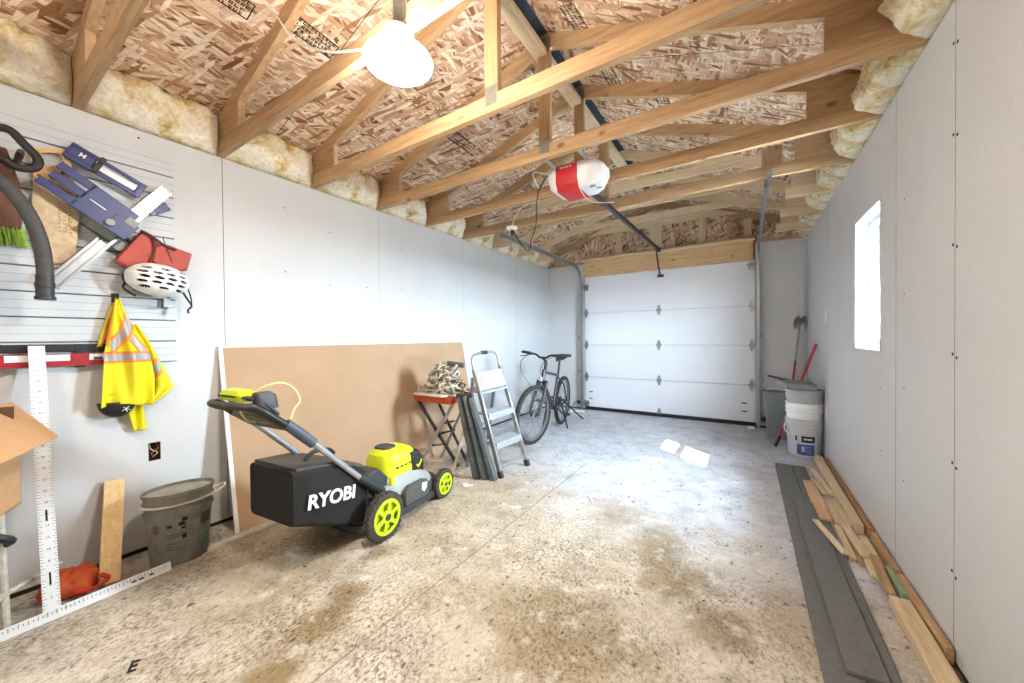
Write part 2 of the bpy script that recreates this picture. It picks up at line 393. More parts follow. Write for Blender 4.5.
# mill stamps on the roof deck
def stamp(x, y, wd, ln, rot, seed):
    rnd = random.Random(seed); q = MB(); sl = PITCH if x < XC else -PITCH
    def P(u, v):
        cx, cy = math.cos(rot), math.sin(rot); xx = x + u * cx - v * cy; yy = y + u * cy + v * cx
        return V((xx, yy, sheath(xx) - .0015))
    def rect(u0, u1, v0, v1): q.prism([P(u0, v0), P(u1, v0), P(u1, v1), P(u0, v1)], (0, 0, .001))
    t = .006
    rect(0, ln, 0, t); rect(0, ln, wd - t, wd); rect(0, t, 0, wd); rect(ln - t, ln, 0, wd)
    rows = 4
    for r in range(rows):
        v0 = wd * (r + .2) / rows; v1 = wd * (r + .85) / rows; u = .012
        while u < ln - .03:
            lw = rnd.uniform(.012, .020)
            if rnd.random() < .92:
                rect(u, u + .0055, v0, v1)
                if rnd.random() < .7: rect(u, u + lw, v1 - .005, v1)
                if rnd.random() < .6: rect(u, u + lw, v0, v0 + .005)
                if rnd.random() < .5: rect(u + lw - .005, u + lw, v0, v1)
            u += lw + .007
    q.build('mill_stamp', INK, ce, smooth=False)
for i, (x, y, r) in enumerate([(-2.02, 1.03, 1.62), (-2.04, 2.36, 1.60), (-.84, 2.0, 1.50), (-.80, 2.60, 1.55), (-.50, 2.83, 1.55), (-2.10, .62, 1.6), (-2.06, 3.6, 1.6), (-.42, 3.45, 1.55)]):
    stamp(x, y, .095, .27, r, i)
for (x0, x1, y) in [(-2.9, -1.16, 1.31), (-2.9, -1.16, 3.75), (-1.12, .6, 2.53)]:
    sl = [(x0, y, sheath(x0) - .001), (x1, y, sheath(x1) - .001)]
    MB().prism([sl[0], sl[1], (x1, y + .004, sl[1][2]), (x0, y + .004, sl[0][2])], (0, 0, .0008)).build('panel_seam', INK, ce, smooth=False)
# drywall seams and screws
SEAM = flat('seam_shadow_gap', '#8f8f8f', 0.9)
for wname, par, xx, ys in (('l', wl, XL, (1.014, 2.233, 3.452, 4.671, -.2)), ('r', wr, XR, (1.985, 4.424, 3.205 - .6))):
    s = 1 if wname == 'l' else -1
    for i, y in enumerate(ys):
        wdt = .003 if i == 0 else .0015
        MB().lim(xx, xx + s * .0008, y - wdt / 2, y + wdt / 2, .03, HW).build('drywall_seam', INK if (i == 0 and wname == 'l') else SEAM, par, smooth=False)
def screw(par, p, ax, r=.006):
    MB().lathe([(r, 0), (r, .0012), (.0001, .0015)], p, ax, 10).build('drywall_screw', INK, par)
for z in (.32, .72, 1.12, 1.52, 1.92, 2.25):
    screw(wr, (XR, 1.970, z), (-1, 0, 0)); screw(wr, (XR, 2.000, z + .012), (-1, 0, 0))
for y, zs in ((2.49, (.5, .95, 1.4, 1.85)), (2.85, (.55, .9)), (4.42, (.5, 1.0, 1.6))):
    for z in zs: screw(wr, (XR, y, z), (-1, 0, 0), .004)
for y, zs in ((1.40, (1.72, 2.2)), (1.75, (1.66, 2.1)), (2.1, (1.68,)), (2.5, (1.7, 2.1)), (2.9, (1.66,)), (.62, (.74, 2.37)), (.66, (2.18,)), (.28, (.52, .46))):
    for z in zs: screw(wl, (XL, y, z), (1, 0, 0), .005)
for z in (.5, 1.0, 1.5, 2.0):
    screw(wb, (.19, D, z), (0, -1, 0), .004); screw(wb, (-2.5, D, z), (0, -1, 0), .004)
# baseboard-like dark gap where the drywall stops above the slab
GAP = flat('dark_gap', '#2a241d', 0.9)
MB().lim(XL, XL + .002, YF, D, 0, .022).build('floor_gap', GAP, wl, smooth=False)
MB().lim(XR - .002, XR, YF, D, 0, .015).build('floor_gap', GAP, wr, smooth=False)
q = MB(); q.lim(XL, DX0, D - .002, D, 0, .022); q.lim(DX1, XR, D - .002, D, 0, .022); q.build('floor_gap', GAP, wb, smooth=False)
# corner bead by the right back corner
MB().lim(XR - .035, XR, D - .02, D, 0, HW).build('corner_strip', flat('corner_bead_grey', '#b9bcc0', .5), wb, bevel=.004)

# outlet box in the left wall
ob = thing('outlet_box', (XL - .05, HY, HZ - HHT / 2), 'bare dark outlet box with loose wires cut into left drywall', 'outlet')
q = MB(); t = .004
for (y0, y1, z0, z1) in ((-HWD / 2, HWD / 2, -HHT / 2, -HHT / 2 + t), (-HWD / 2, HWD / 2, HHT / 2 - t, HHT / 2), (-HWD / 2, -HWD / 2 + t, -HHT / 2, HHT / 2), (HWD / 2 - t, HWD / 2, -HHT / 2, HHT / 2)):
    q.lim(XL - .048, XL + .002, HY + y0, HY + y1, HZ + z0, HZ + z1)
q.lim(XL - .049, XL - .045, HY - HWD / 2, HY + HWD / 2, HZ - HHT / 2, HZ + HHT / 2)
q.build('box_shell', flat('rust_brown_box', '#3a2018', 0.7, var=0.5, scale=60), ob)
for k, (c, yy) in enumerate((('#e8e2d4', -.012), ('#1a1a1a', .004), ('#b8703a', .014))):
    MB().tube(smoothpath([(XL - .044, HY + yy, HZ + .04), (XL - .01, HY + yy * 1.2, HZ + .015), (XL + .002, HY - yy, HZ - .01), (XL - .02, HY + yy * .5, HZ - .035)]), .0022, 6).build('wire', flat('wire_%d' % k, c, .5), ob)
# switch plate on the right wall, far end
o = MB(); o.box((XR - .004, 4.507, 1.374), (.008, .075, .118)); o.box((XR - .011, 4.507, 1.374), (.012, .012, .026), R=Euler((0, .35, 0)).to_matrix())
tag(o.build('light_switch', WHITE, bevel=.002), 'small white toggle switch plate on right wall beyond the window', 'light switch')

# ------------------------------------------------------------------ window
wn = thing('window_1', (XR + .09, (WY0 + WY1) / 2, WZ0), None, None, kind='structure')
VIN = flat('white_vinyl', '#c4c9d0', 0.35, var=0.03)
q = MB(); j = .014                                   # jamb liner with nail heads
q.lim(XR - .002, T2 - .02, WY0, WY0 + j, WZ0, WZ1); q.lim(XR - .002, T2 - .02, WY1 - j, WY1, WZ0, WZ1)
q.lim(XR - .002, T2 - .02, WY0 + j, WY1 - j, WZ0, WZ0 + j); q.lim(XR - .002, T2 - .02, WY0 + j, WY1 - j, WZ1 - j, WZ1)
jl = q.build('jamb_liner', VIN, wn)
for z in (1.22, 1.38, 1.62, 1.82):
    MB().lathe([(.005, 0), (.005, .0012), (.0002, .0014)], (XR + .03, WY1 - j, z), (0, -1, 0), 8).build('nail_head', GREY, jl)
q = MB(); fx0, fx1 = XR + .065, XR + .135; fr = .032; a0, a1, b0, b1 = WY0 + j, WY1 - j, WZ0 + j, WZ1 - j
q.lim(fx0, fx1, a0, a0 + fr, b0, b1); q.lim(fx0, fx1, a1 - fr, a1, b0, b1); q.lim(fx0, fx1, a0 + fr, a1 - fr, b0, b0 + fr); q.lim(fx0, fx1, a0 + fr, a1 - fr, b1 - fr, b1)
q.build('window_frame', VIN, wn, bevel=.002)
zm = (WZ0 + WZ1) / 2 + .02; sw = .026
def sash(x0, x1, z0, z1):
    y0, y1 = a0 + fr, a1 - fr; q = MB()
    q.lim(x0, x1, y0, y0 + sw, z0, z1); q.lim(x0, x1, y1 - sw, y1, z0, z1); q.lim(x0, x1, y0 + sw, y1 - sw, z0, z0 + sw); q.lim(x0, x1, y0 + sw, y1 - sw, z1 - sw, z1)
    s = q.build('sash', VIN, wn, bevel=.002)
    MB().lim((x0 + x1) / 2 - .002, (x0 + x1) / 2 + .002, y0 + sw, y1 - sw, z0 + sw, z1 - sw).build('glass_pane', GLASS, s, smooth=False)
    return s
s1 = sash(XR + .105, XR + .130, zm - .015, b1 - fr); s2 = sash(XR + .075, XR + .100, b0 + fr, zm + .015)
MB().box((XR + .070, (WY0 + WY1) / 2, zm + .02), (.02, .05, .014)).build('sash_lock', WHITE, s2, bevel=.003)

# ------------------------------------------------------------------ garage door
dr = thing('door_1', ((DX0 + DX1) / 2, D + .02, 0), None, None, kind='structure')
ZS = [.052, .545, 1.075, 1.60, 2.20]
for k in range(4):
    z0, z1 = ZS[k] + .002, ZS[k + 1] - .002; q = MB()
    q.lim(DX0 + .005, DX1 - .005, D + .005, D + .05, z0, z1)
    o = q.build('door_section', DWHITE, dr, bevel=.004)
    if k == 0:
        for xx in (DX0 + .10, DX1 - .13):
            for zz in (.30, .19): MB().lim(xx - .03, xx + .03, D + .0035, D + .0056, zz - .008, zz + .008).build('slot_mark', INK, o, smooth=False)
MB().lim(DX0 - .1, DX1 + .1, D + .062, D + .075, -.01, 2.3).build('leak_backing', DWHITE, dr, smooth=False)  # unseen backing added to keep daylight from leaking between the door sections
MB().lim(DX0, DX1, D + .0, D + .05, 0, .052).build('bottom_seal', BLACK, dr, bevel=.004)
def hinge(x, z, half=False):
    q = MB(); y = D + .004
    for s in ((1, -1) if not half else (1,)):
        q.prism([(x - .034, y, z), (x + .034, y, z), (x + .012, y, z + s * .075), (x - .012, y, z + s * .075)], (0, -.005, 0))
    q.tube([(x - .036, y - .010, z), (x + .036, y - .010, z)], .011, 10)
    for s in (1, -1): q.lathe([(.007, 0), (.006, .005), (.0004, .006)], (x, y - .005, z + s * .045 if not half else z + .045), (0, -1, 0), 8)
    return q.build('hinge', STEEL, dr)
for z in ZS[1:4]:
    for x in (DX0 + .03, -1.10, DX1 - .045): hinge(x, z)
hinge(-1.10, .055, True)
for x, z in ((DX0 + .03, 2.02), (DX0 + .03, .10), (DX1 - .045, 2.13)):
    q = MB(); q.lim(x - .04, x + .035, D - .005, D + .004, z - .05, z + .05); q.lim(x - .04, x + .04, D - .045, D - .005, z - .006, z + .002)
    q.tube([(x - .06, D - .02, z + .012), (x + .05, D - .02, z + .012)], .007, 8); q.build('roller_bracket', STEEL, dr)
q = MB(); q.lim(-1.115, -1.025, D - .012, D + .004, 2.085, 2.125); q.lim(-1.085, -1.055, D - .05, D - .005, 2.095, 2.115); q.build('arm_bracket', DARK, dr)
# tracks: each one a thing
def track(name, x, s, ytop, ztop, label):
    t = thing(name, (x, D, 0), label, 'door track', 'garage door tracks')
    R = .32; yv = D - .075
    path = [V((x, yv, .02)), V((x, yv, ztop - R))] + arc((x, yv - R, ztop - R), R, 0, PI / 2, 10, u=(0, 1, 0))[1:] + [V((x, ytop, ztop))]
    q = MB(); w_, d_ = .052, .024
    for i in range(len(path) - 1):
        p0, p1 = path[i], path[i + 1]; dd = (p1 - p0).normalized(); n = V((1, 0, 0)).cross(dd)
        ex = dd * .004
        q.bar(p0 - ex + V((s * d_ / 2, 0, 0)), p1 + ex + V((s * d_ / 2, 0, 0)), .002, w_, n)
        for k in (-1, 1): q.bar(p0 - ex + n * (k * w_ / 2), p1 + ex + n * (k * w_ / 2), d_, .002, n)
    q.build('rail', STEEL, t)
    for za, zb in ((.10, .16), (1.18, 1.22), (.62, .66)): MB().lim(x + s * .012, x + s * .05, yv - .022, yv + .072, za, zb).build('track_bracket', STEEL, t)
    q = MB(); q.bar((x + s * .016, yv + .03, .04), (x + s * .016, yv + .03, ztop - .25), .003, .07, (0, 1, 0)); q.build('angle_flange', STEEL, t)
    q = MB(); q.bar((x + s * .02, ytop + .03, ztop), (x + s * .02, ytop + .03, 2.47), .03, .003, (0, 1, 0)); q.build('hanger_strap', STEEL, t)
    q = MB(); q.lim(x + s * .02, x + s * .08, yv - .03, yv + .06, .10, .15); q.build('safety_sensor', BLACK, t, bevel=.005)
    return t
track('door_track', DX1 + .026, 1, 3.38, 2.35, 'galvanised garage door track beside broom corner, right of door')
track('door_track', DX0 - .026, -1, 3.38, 2.35, 'galvanised garage door track nearest the bicycle, left of door')
# header beam above the door
hb = thing('header_beam', ((DX0 + DX1) / 2, D - .04, 2.197), 'thick pale wooden header beam spanning above the garage door', 'beam')
MB().lim(DX0, DX1 - .03, D - .042, D, 2.197, 2.44).build('beam_face', m_wood('header_pine', '#e3c193', '#cfa06a', 'x', k=.7), hb, bevel=.003)
MB().lim(DX0 - .02, DX1 - .005, D - .085, D + .005, 2.44, 2.478).build('top_plate', PALE['x'], hb, bevel=.003)
MB().lim(DX0 - .02, DX1 - .005, D - .065, D + .005, 2.478, 2.505).build('top_plate', WOOD['x'], hb, bevel=.003)

# ================================================================== TRUSSES
def chord(q, x0, x1, zf0, zf1, h, y, t=.038):
    """board in the x-z plane, bottom edge from (x0,zf0) to (x1,zf1), vertical height h"""
    q.prism([(x0, y, zf0), (x1, y, zf1), (x1, y, zf1 + h), (x0, y, zf0 + h)], (0, t, 0))
PLATE = flat('truss_nail_plate', '#8b8a80', 0.5, 0.6, 0.3, 60)
def truss(kind):
    y = 0.0; t = thing('roof_truss', (XC, y, HW), None, 'roof truss', 'roof trusses under the OSB roof deck')
    hh = .089
    if kind == 'full':
        MB().lim(XL, XR, y, y + .038, HW, HW + hh).build('bottom_chord', WOOD['x'], t, bevel=.0015)
        MB().lim(XC - .042, XC + .042, y, y + .038, HW + hh, RIDGE - .01).build('king_post', WOOD['z'], t, bevel=.0015)
        q = MB(); q.lim(XC - .038, XC + .038, y - .0015, y, HW + .035, HW + .135); q.build('nail_plate', PLATE, t)
        MB().lim(XC - .05, XC + .05, y - .0015, y, RIDGE - .03, RIDGE + .06).build('nail_plate', PLATE, t)
        blk = .33
    else:
        for a, b in ((XL, XL + .33), (XR - .34, XR)): MB().lim(a, b, y, y + .038, HW, HW + hh).build('chord_stub', PALE['x'], t, bevel=.0015)
        zc = 2.80; hx = (RIDGE - zc) / PITCH
        MB().prism([(XC - hx, y + .0, zc), (XC + hx, y, zc), (XC + hx - .25, y, zc + hh), (XC - hx + .25, y, zc + hh)], (0, .038, 0)).build('collar_tie', PALE['x'], t, bevel=.0015)
        blk = .30
    for s in (-1, 1):
        xe = XL - .02 if s < 0 else XR + .02
        q = MB(); chord(q, XC, xe, RIDGE, under(xe), .094, y); q.build('top_chord', WOOD['x'] if kind == 'full' else PALE['x'], t, bevel=.0015)
        x0 = XL if s < 0 else XR; x1 = x0 - s * blk; z0 = HW + hh
        MB().prism([(x0, y, z0), (x1, y, z0), (x1, y, under(x1)), (x0, y, under(x0))], (0, .038, 0)).build('heel_block', WOOD['x'] if kind == 'full' else PALE['x'], t, bevel=.0015)
    return t
tf = truss('full'); tc = truss('collar')
TL = ['roof truss nearest the camera, left end above the grey slatwall', 'roof truss with the round lamp under its bottom chord',
      'roof truss next beyond the lamp, king post bare in mid frame', 'roof truss just in front of the red and white opener',
      'roof truss directly over the red and white opener', 'roof truss holding the near ends of the garage door tracks',
      'first roof truss with a cut bottom chord, past the opener', 'middle of the three cut roof trusses near the door',
      'last cut roof truss, closest to the garage door gable']
for i in range(9):
    src = tf if i < 6 else tc
    o = src if i in (0, 6) else copy_tree(src)
    o.location = (XC, TY(i), HW); o['label'] = TL[i]
# gable end framing
gf = thing('gable_frame', (XC, D - .0, 2.505), 'studded gable end framing standing above the door header', 'gable frame')
zc = 2.80; gy = D + .012; hx = (RIDGE - zc) / PITCH
for s in (-1, 1):
    q = MB(); xe = XC + s * 1.74; chord(q, XC, xe, RIDGE, under(xe), .094, gy); q.build('top_chord', WOOD['x'], gf, bevel=.0015)
MB().prism([(XC - hx, gy - .038, zc + .05), (XC + hx, gy - .038, zc + .05), (XC + hx - .25, gy - .038, zc + .139), (XC - hx + .25, gy - .038, zc + .139)], (0, .038, 0)).build('collar_tie', PALE['x'], gf, bevel=.0015)
for x in (-1.70, -1.19, -1.10, -.52, .02):
    MB().lim(x - .045, x + .045, gy, gy + .038, 2.505, min(under(x) - .002, 3.1)).build('stud', PALE['z'], gf, bevel=.0015)
q = MB(); q.lim(XL + .01, DX0 - .03, D + .0, D + .05, HW, HW + .04); q.lim(DX1 + .005, XR - .01, D + .0, D + .05, HW, HW + .04); q.build('end_plate', WOOD['x'], gf, bevel=.0015)
# ridge brace board
tag(MB().lim(XC - .067, XC + .022, .9, 5.2, RIDGE - .052, RIDGE - .012).build('ridge_brace', PALE['y'], bevel=.002), 'long pale brace board running under the ridge beside blue vent', 'board')
# brown blocks hanging on the third-last full truss
q = MB(); q.lim(.105, .165, TY(5) + .04, TY(5) + .078, 2.44, 2.66); q.lim(.167, .235, TY(5) + .04, TY(5) + .078, 2.44, 2.66)
tag(q.build('blocking', WOOD['z'], bevel=.002), 'short brown wood blocking above the right garage door track', 'blocking')
# insulation in every eave bay
def batt(side, y0, y1, seed):
    s = 1 if side == 'left' else -1; xw = XL if side == 'left' else XR
    q = MB(); nu, nv = 26, 14; off = seed * 7.3
    bulge = .10 if side == 'left' else .13
    ztop = under(xw + s * .14) + .088
    def P(u, v):
        y = y0 + (y1 - y0) * u
        z = HW + .004 + (ztop - HW - .004) * v
        n = noise.noise((y * 5 + off, z * 6, seed)) ; n2 = noise.noise((y * 19 + off, z * 19, seed + 3.3)); n3 = noise.noise((y * 45, z * 45 + off, seed))
        ed = min(1.0, min(u, 1 - u) * 9)
        d = .012 + (bulge * math.sin(PI * min(1, v * .75 + .12)) ** .8 + .055 * n + .028 * n2 + .014 * n3) * (.4 + .6 * ed)
        if v == 0: d = max(.004, .5 * d)
        x = xw + s * max(.002, d) * (1.0 if v > .06 else .8)
        return (x, y, min(z + .012 * n2 * (0 if v < .05 else 1), sheath(x) - .004))
    q.grid(P, nu, nv)
    # back, closing the volume
    def B(u, v):
        y = y0 + (y1 - y0) * u; return (xw - s * .07, y, HW + .004 + (min(ztop, sheath(xw - s * .07) - .004) - HW - .004) * v)
    b = len(q.v); q.grid(B, nu, nv)
    n1 = nu + 1
    for jx in range(nv):
        q.f.append((jx * n1, b + jx * n1, b + (jx + 1) * n1, (jx + 1) * n1)); q.m.append(0)
        q.f.append((jx * n1 + nu, (jx + 1) * n1 + nu, b + (jx + 1) * n1 + nu, b + jx * n1 + nu)); q.m.append(0)
    for ix in range(nu):
        q.f.append((ix, ix + 1, b + ix + 1, b + ix)); q.m.append(0)
        q.f.append((nv * n1 + ix, b + nv * n1 + ix, b + nv * n1 + ix + 1, nv * n1 + ix + 1)); q.m.append(0)
    return q.build('insulation_batt', INSUL, ang=3.0)
OR = ['first', 'second', 'third', 'fourth', 'fifth', 'sixth', 'seventh', 'eighth', 'ninth']
for side in ('left', 'right'):
    for i in range(-1, 9):
        if side == 'right' and i < 1: continue
        y0 = TY(i) + .042; y1 = TY(i + 1) - .004
        if i == 8: y1 = D - .09
        where = 'before the first truss' if i < 0 else ('between %s truss and the gable' % OR[i] if i == 8 else 'between %s and %s trusses' % (OR[i], OR[i + 1]))
        tag(batt(side, y0, y1, i + (20 if side == 'right' else 3)), 'pale yellow insulation batt above %s wall %s' % (side, where), 'insulation', 'insulation above the %s wall' % side)

# ================================================================== CEILING LAMP
LX, LY = -1.155, .990
lamp = thing('ceiling_lamp', (LX, LY, HW), 'round white lit ceiling lamp fixed under the roof timber', 'lamp')
MB().lathe([(.058, 0), (.058, -.022), (.050, -.060), (.040, -.074), (.001, -.074)], (LX, LY, HW), n=28).build('lamp_base', WHITE, lamp)
MB().lathe([(.030, -.072), (.060, -.076), (.105, -.088), (.126, -.102), (.131, -.112), (.127, -.122), (.110, -.134), (.08, -.144), (.04, -.150), (.001, -.152)], (LX, LY, HW), n=40).build('lens', m_emit('lit_lens', (1.0, .93, .83, 1), LAMP_POWER), lamp)
MB().tube(smoothpath([(-2.20, .93, 3.02), (-2.00, .93, 2.851), (-1.859, .93, 2.686), (-1.684, .93, 2.553), (-1.526, .93, 2.462), (-1.382, .935, 2.409), (-1.252, .95, 2.375), (LX - .045, .980, 2.378)]), .0045, 8).build('power_cord', WHITE, lamp)

# unseen twin added behind the camera as warm fill light for the near end
fill_lamp = copy_tree(lamp); fill_lamp.location = (LX, -.72, HW); fill_lamp['label'] = 'added round fill lamp, unseen at the near end of the room'
for c_ in list(fill_lamp.children):
    if c_.name.startswith('power_cord'): bpy.data.objects.remove(c_)
    elif c_.name.startswith('lens'):
        c_.data = c_.data.copy(); c_.data.materials[0] = m_emit('fill_lens_near', (1.0, .93, .83, 1), LAMP_POWER * .58)
tag(MB().lim(XL, XR, -.74, -.702, HW, HW + .089).build('roof_tie', WOOD['x'], bevel=.0015), 'timber tie carrying the added near fill lamp', 'beam')
# ================================================================== GARAGE DOOR OPENER
op = thing('garage_door_opener', (-1.06, 2.62, 2.50), 'white garage door opener with red middle hanging under rafters', 'garage door opener')
OX0, OX1 = -1.275, -.855
def sect(x, k):   # octagonal section, k shrinks it
    y0, y1, z0, z1 = 2.47 + .06 * k, 2.76 - .05 * k, 2.292 + .055 * k, 2.475 - .02 * k; c = .055
    return [V((x, a, b)) for a, b in ((y0 + c * .6, z0), (y1 - c, z0), (y1, z0 + c), (y1, z1 - .02), (y1 - .02, z1), (y0 + .02, z1), (y0, z1 - .02), (y0, z0 + c * 1.1))]
GW = flat('opener_white', '#eceff2', 0.35, var=0.03)
MB().loft([sect(OX0, 1.0), sect(OX0 + .04, .35), sect(OX0 + .085, 0), sect(-1.185, 0)]).build('end_cap', GW, op, bevel=.004)
MB().loft([sect(-1.02, 0), sect(OX1 - .10, 0), sect(OX1 - .04, .35), sect(OX1, 1.0)]).build('end_cap', GW, op, bevel=.004)
ctr = MB().loft([[p + V((0, -.006 if p.y < 2.6 else 0, -.006 if p.z < 2.36 else 0)) for p in sect(x, 0)] for x in (-1.185, -1.02)]).build('centre_panel', RED, op, bevel=.003)
q = MB(); yy = 2.463
for i, wd in enumerate((.014, .012, .014, .01, .014)): q.lim(-1.150 + i * .019, -1.150 + i * .019 + wd, yy - .001, yy + .002, 2.440, 2.452)
q.build('maker_mark', WHITE, ctr)
q = MB()
for k in (0, 1): q.bar((-.945 + .03 * k, 2.54 + .05 * k, 2.2915), (-.905 + .03 * k, 2.54 + .05 * k, 2.2915), .008, .003)
q.build('vent_slot', INK, op)
q = MB(); q.bar((-1.05, 2.70, 2.375), (-1.075, 5.70, 2.475), .030, .036); rl = q.build('rail', BLACK, op)
q = MB(); q.box((-1.075, 5.69, 2.475), (.05, .05, .06)); q.box((-1.072, 5.50, 2.465), (.042, .10, .05)); q.build('rail_bracket', DARK, op)
MB().tube([(-1.070, 5.47, 2.45), (-1.072, 5.60, 2.25), (-1.072, D - .03, 2.11)], .011, 8).build('door_arm', DARK, op)
for x in (-1.19, -.94):
    MB().bar((x, 2.66, 2.462), (x, TY(4) + .002, 2.462), .03, .004).build('hanger_strap', STEEL, op); MB().bar((x, 2.60, 2.462), (x, TY(3) + .036, 2.462), .03, .004).build('hanger_strap', STEEL, op)
MB().tube(smoothpath([(-1.02, 2.52, 2.292), (-.98, 2.56, 2.22), (-.93, 2.62, 2.20), (-.85, 2.8, 2.24)]), .003, 6).build('release_cord', flat('cream_cord', '#efe3cf', .7), op)
tag(MB().tube(smoothpath([(-1.27, 2.50, 2.44), (-1.42, 2.62, 2.36), (-1.62, 2.95, 2.24), (-1.78, 3.15, 2.18), (-1.90, 3.30, 2.11), (-2.02, 3.36, 2.20), (-2.12, 3.38, 2.34), (-2.14, 3.38, 2.41)]), .0055, 8).build('power_cord', BLACK), 'black power cord drooping from opener towards left door track', 'cord')
jb = thing('ceiling_socket', (-2.15, 3.36, 2.40), 'small white ceiling socket with black plug under rafters', 'socket')
MB().lathe([(.06, 0.012), (.062, 0), (.045, -.02), (.001, -.022)], (-2.15, 3.37, 2.402), n=20).build('socket_body', WHITE, jb)
MB().tube([(-2.15, 3.37, 2.38), (-2.15, 3.37, 2.33)], .016, 10).build('plug', BLACK, jb)
ROM = flat('cream_cable_sheath', '#efe6d2', .6)
tag(MB().tube(smoothpath([(-2.15, 3.37, 2.42), (-2.10, 3.37, 2.52), (-2.0, 3.38, 2.62), (-1.8, 3.40, 2.66), (-1.62, 2.9, 2.68), (-1.4, 2.72, 2.56), (-1.28, 2.66, 2.47)]), .005, 8).build('cable', ROM), 'cream cable looping from ceiling socket up to the opener', 'cable')

# ================================================================== LEFT WALL STORAGE
SLAT = flat('slatwall_grey', '#c3c8cd', 0.45, var=0.06, scale=6)
SY0, SY1, SZ0, SZ1 = -.75, .765, 1.085, 2.312
sl = thing('slatwall_panel', (XL, (SY0 + SY1) / 2, SZ0), 'grey grooved slatwall storage panel screwed to left wall', 'storage panel')
q = MB(); n = 10; hs = (SZ1 - SZ0) / n
for k in range(n):
    z0 = SZ0 + k * hs
    q.lim(XL + .002, XL + .016, SY0, SY1, z0 + .004, z0 + hs - .004)
    for fz in (.33, .66): q.lim(XL + .016, XL + .0165, SY0, SY1, z0 + hs * fz - .0012, z0 + hs * fz + .0012, mi=1)
q.build('slats', [SLAT, flat('slat_line', '#9aa1a8', .5)], sl, smooth=False)
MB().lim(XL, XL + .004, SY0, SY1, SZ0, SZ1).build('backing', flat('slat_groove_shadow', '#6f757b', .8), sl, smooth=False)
XS = XL + .017
# hand saw with wooden D handle and broad printed blade
sw_ = thing('hand_saw', (XS, .30, 2.0), 'hand saw with tan wooden handle and broad stained blade behind hose', 'saw')
TAN = m_wood('saw_handle_wood', '#e8c596', '#d6a873', 'y', '#a9713f', .3)
q = MB()
hx = XS + .012
outer = [(.236, 2.10), (.250, 2.140), (.295, 2.160), (.338, 2.172), (.358, 2.155), (.364, 2.105), (.372, 2.06), (.350, 2.028), (.262, 1.992), (.244, 2.004), (.240, 2.05)]
inner = [(.262, 2.095), (.272, 2.125), (.300, 2.138), (.325, 2.147), (.336, 2.128), (.335, 2.10), (.318, 2.085), (.285, 2.072), (.270, 2.066), (.262, 2.072), (.260, 2.08)]
vs = [(hx + .02 * k, y, z) for k in (0, 1) for ring in (outer, inner) for (y, z) in ring]; n = len(outer); fs = []
for i in range(n):
    jn = (i + 1) % n
    fs += [(i, jn, n + jn, n + i), (2 * n + i, 3 * n + i, 3 * n + jn, 2 * n + jn), (i, 2 * n + i, 2 * n + jn, jn), (n + i, n + jn, 3 * n + jn, 3 * n + i)]
q.add(vs, fs); hd = q.build('saw_handle', TAN, sw_, bevel=.004)
for y, z in ((.262, 2.012), (.300, 2.018), (.335, 2.052)): MB().lathe([(.008, 0), (.008, .003), (.0004, .004)], (hx + .02, y, z), (1, 0, 0), 12).build('rivet', flat('brass_rivet', '#6b4a20', .4, .6), hd)
STAIN = flat('stained_saw_steel', '#cbb493', 0.45, 0.35, .35, 40)
bl = MB().prism([(hx + .008, .245, 2.0), (hx + .008, .372, 2.045), (hx + .008, .388, 1.86), (hx + .008, .368, 1.615), (hx + .008, .262, 1.585), (hx + .008, .236, 1.75)], (.0015, 0, 0)).build('saw_blade', STAIN, sw_)
q = MB(); rnd = random.Random(5)
for r in range(3):
    y = .318 + .016 * r; z = 1.76
    while z < 1.90 + .02 * r:
        L = rnd.uniform(.008, .014); q.lim(hx + .0096, hx + .0102, y, y + .010, z, z + .0025)
        if rnd.random() < .7: q.lim(hx + .0096, hx + .0102, y, y + .002, z, z + L)
        if rnd.random() < .5: q.lim(hx + .0096, hx + .0102, y + .008, y + .010, z, z + L)
        z += L + .006
q.build('etched_print', flat('etched_brown', '#6c5539', .7), bl, smooth=False)
# brush with green bristles
br = thing('hand_brush', (XS, .12, 1.64), 'brown wooden brush with bright green bristles at the left edge', 'brush')
q = MB(); q.loft([[V((XS + .003 + dx * .05, y, z)) for dx, y in ((0, y0), (1, y0), (1, y1), (0, y1))] for z, y0, y1 in ((1.735, .02, .205), (1.80, .02, .21), (1.95, .05, .205), (2.10, .10, .17))]); q.build('brush_block', BROWN, br, bevel=.006)
q = MB(); rnd = random.Random(3)
for k in range(150):
    y = rnd.uniform(.02, .215); x = XS + .008 + rnd.uniform(0, .045); y2 = y + (y - .1) * .12 + rnd.uniform(-.01, .01)
    q.tube([(x, y, 1.74), (x + rnd.uniform(-.004, .01), y2, 1.74 - rnd.uniform(.065, .09))], .0022, 4)
tag(q.build('bristles', flat('green_bristle', '#9cc43a', .6, var=.35), br), kind='stuff')
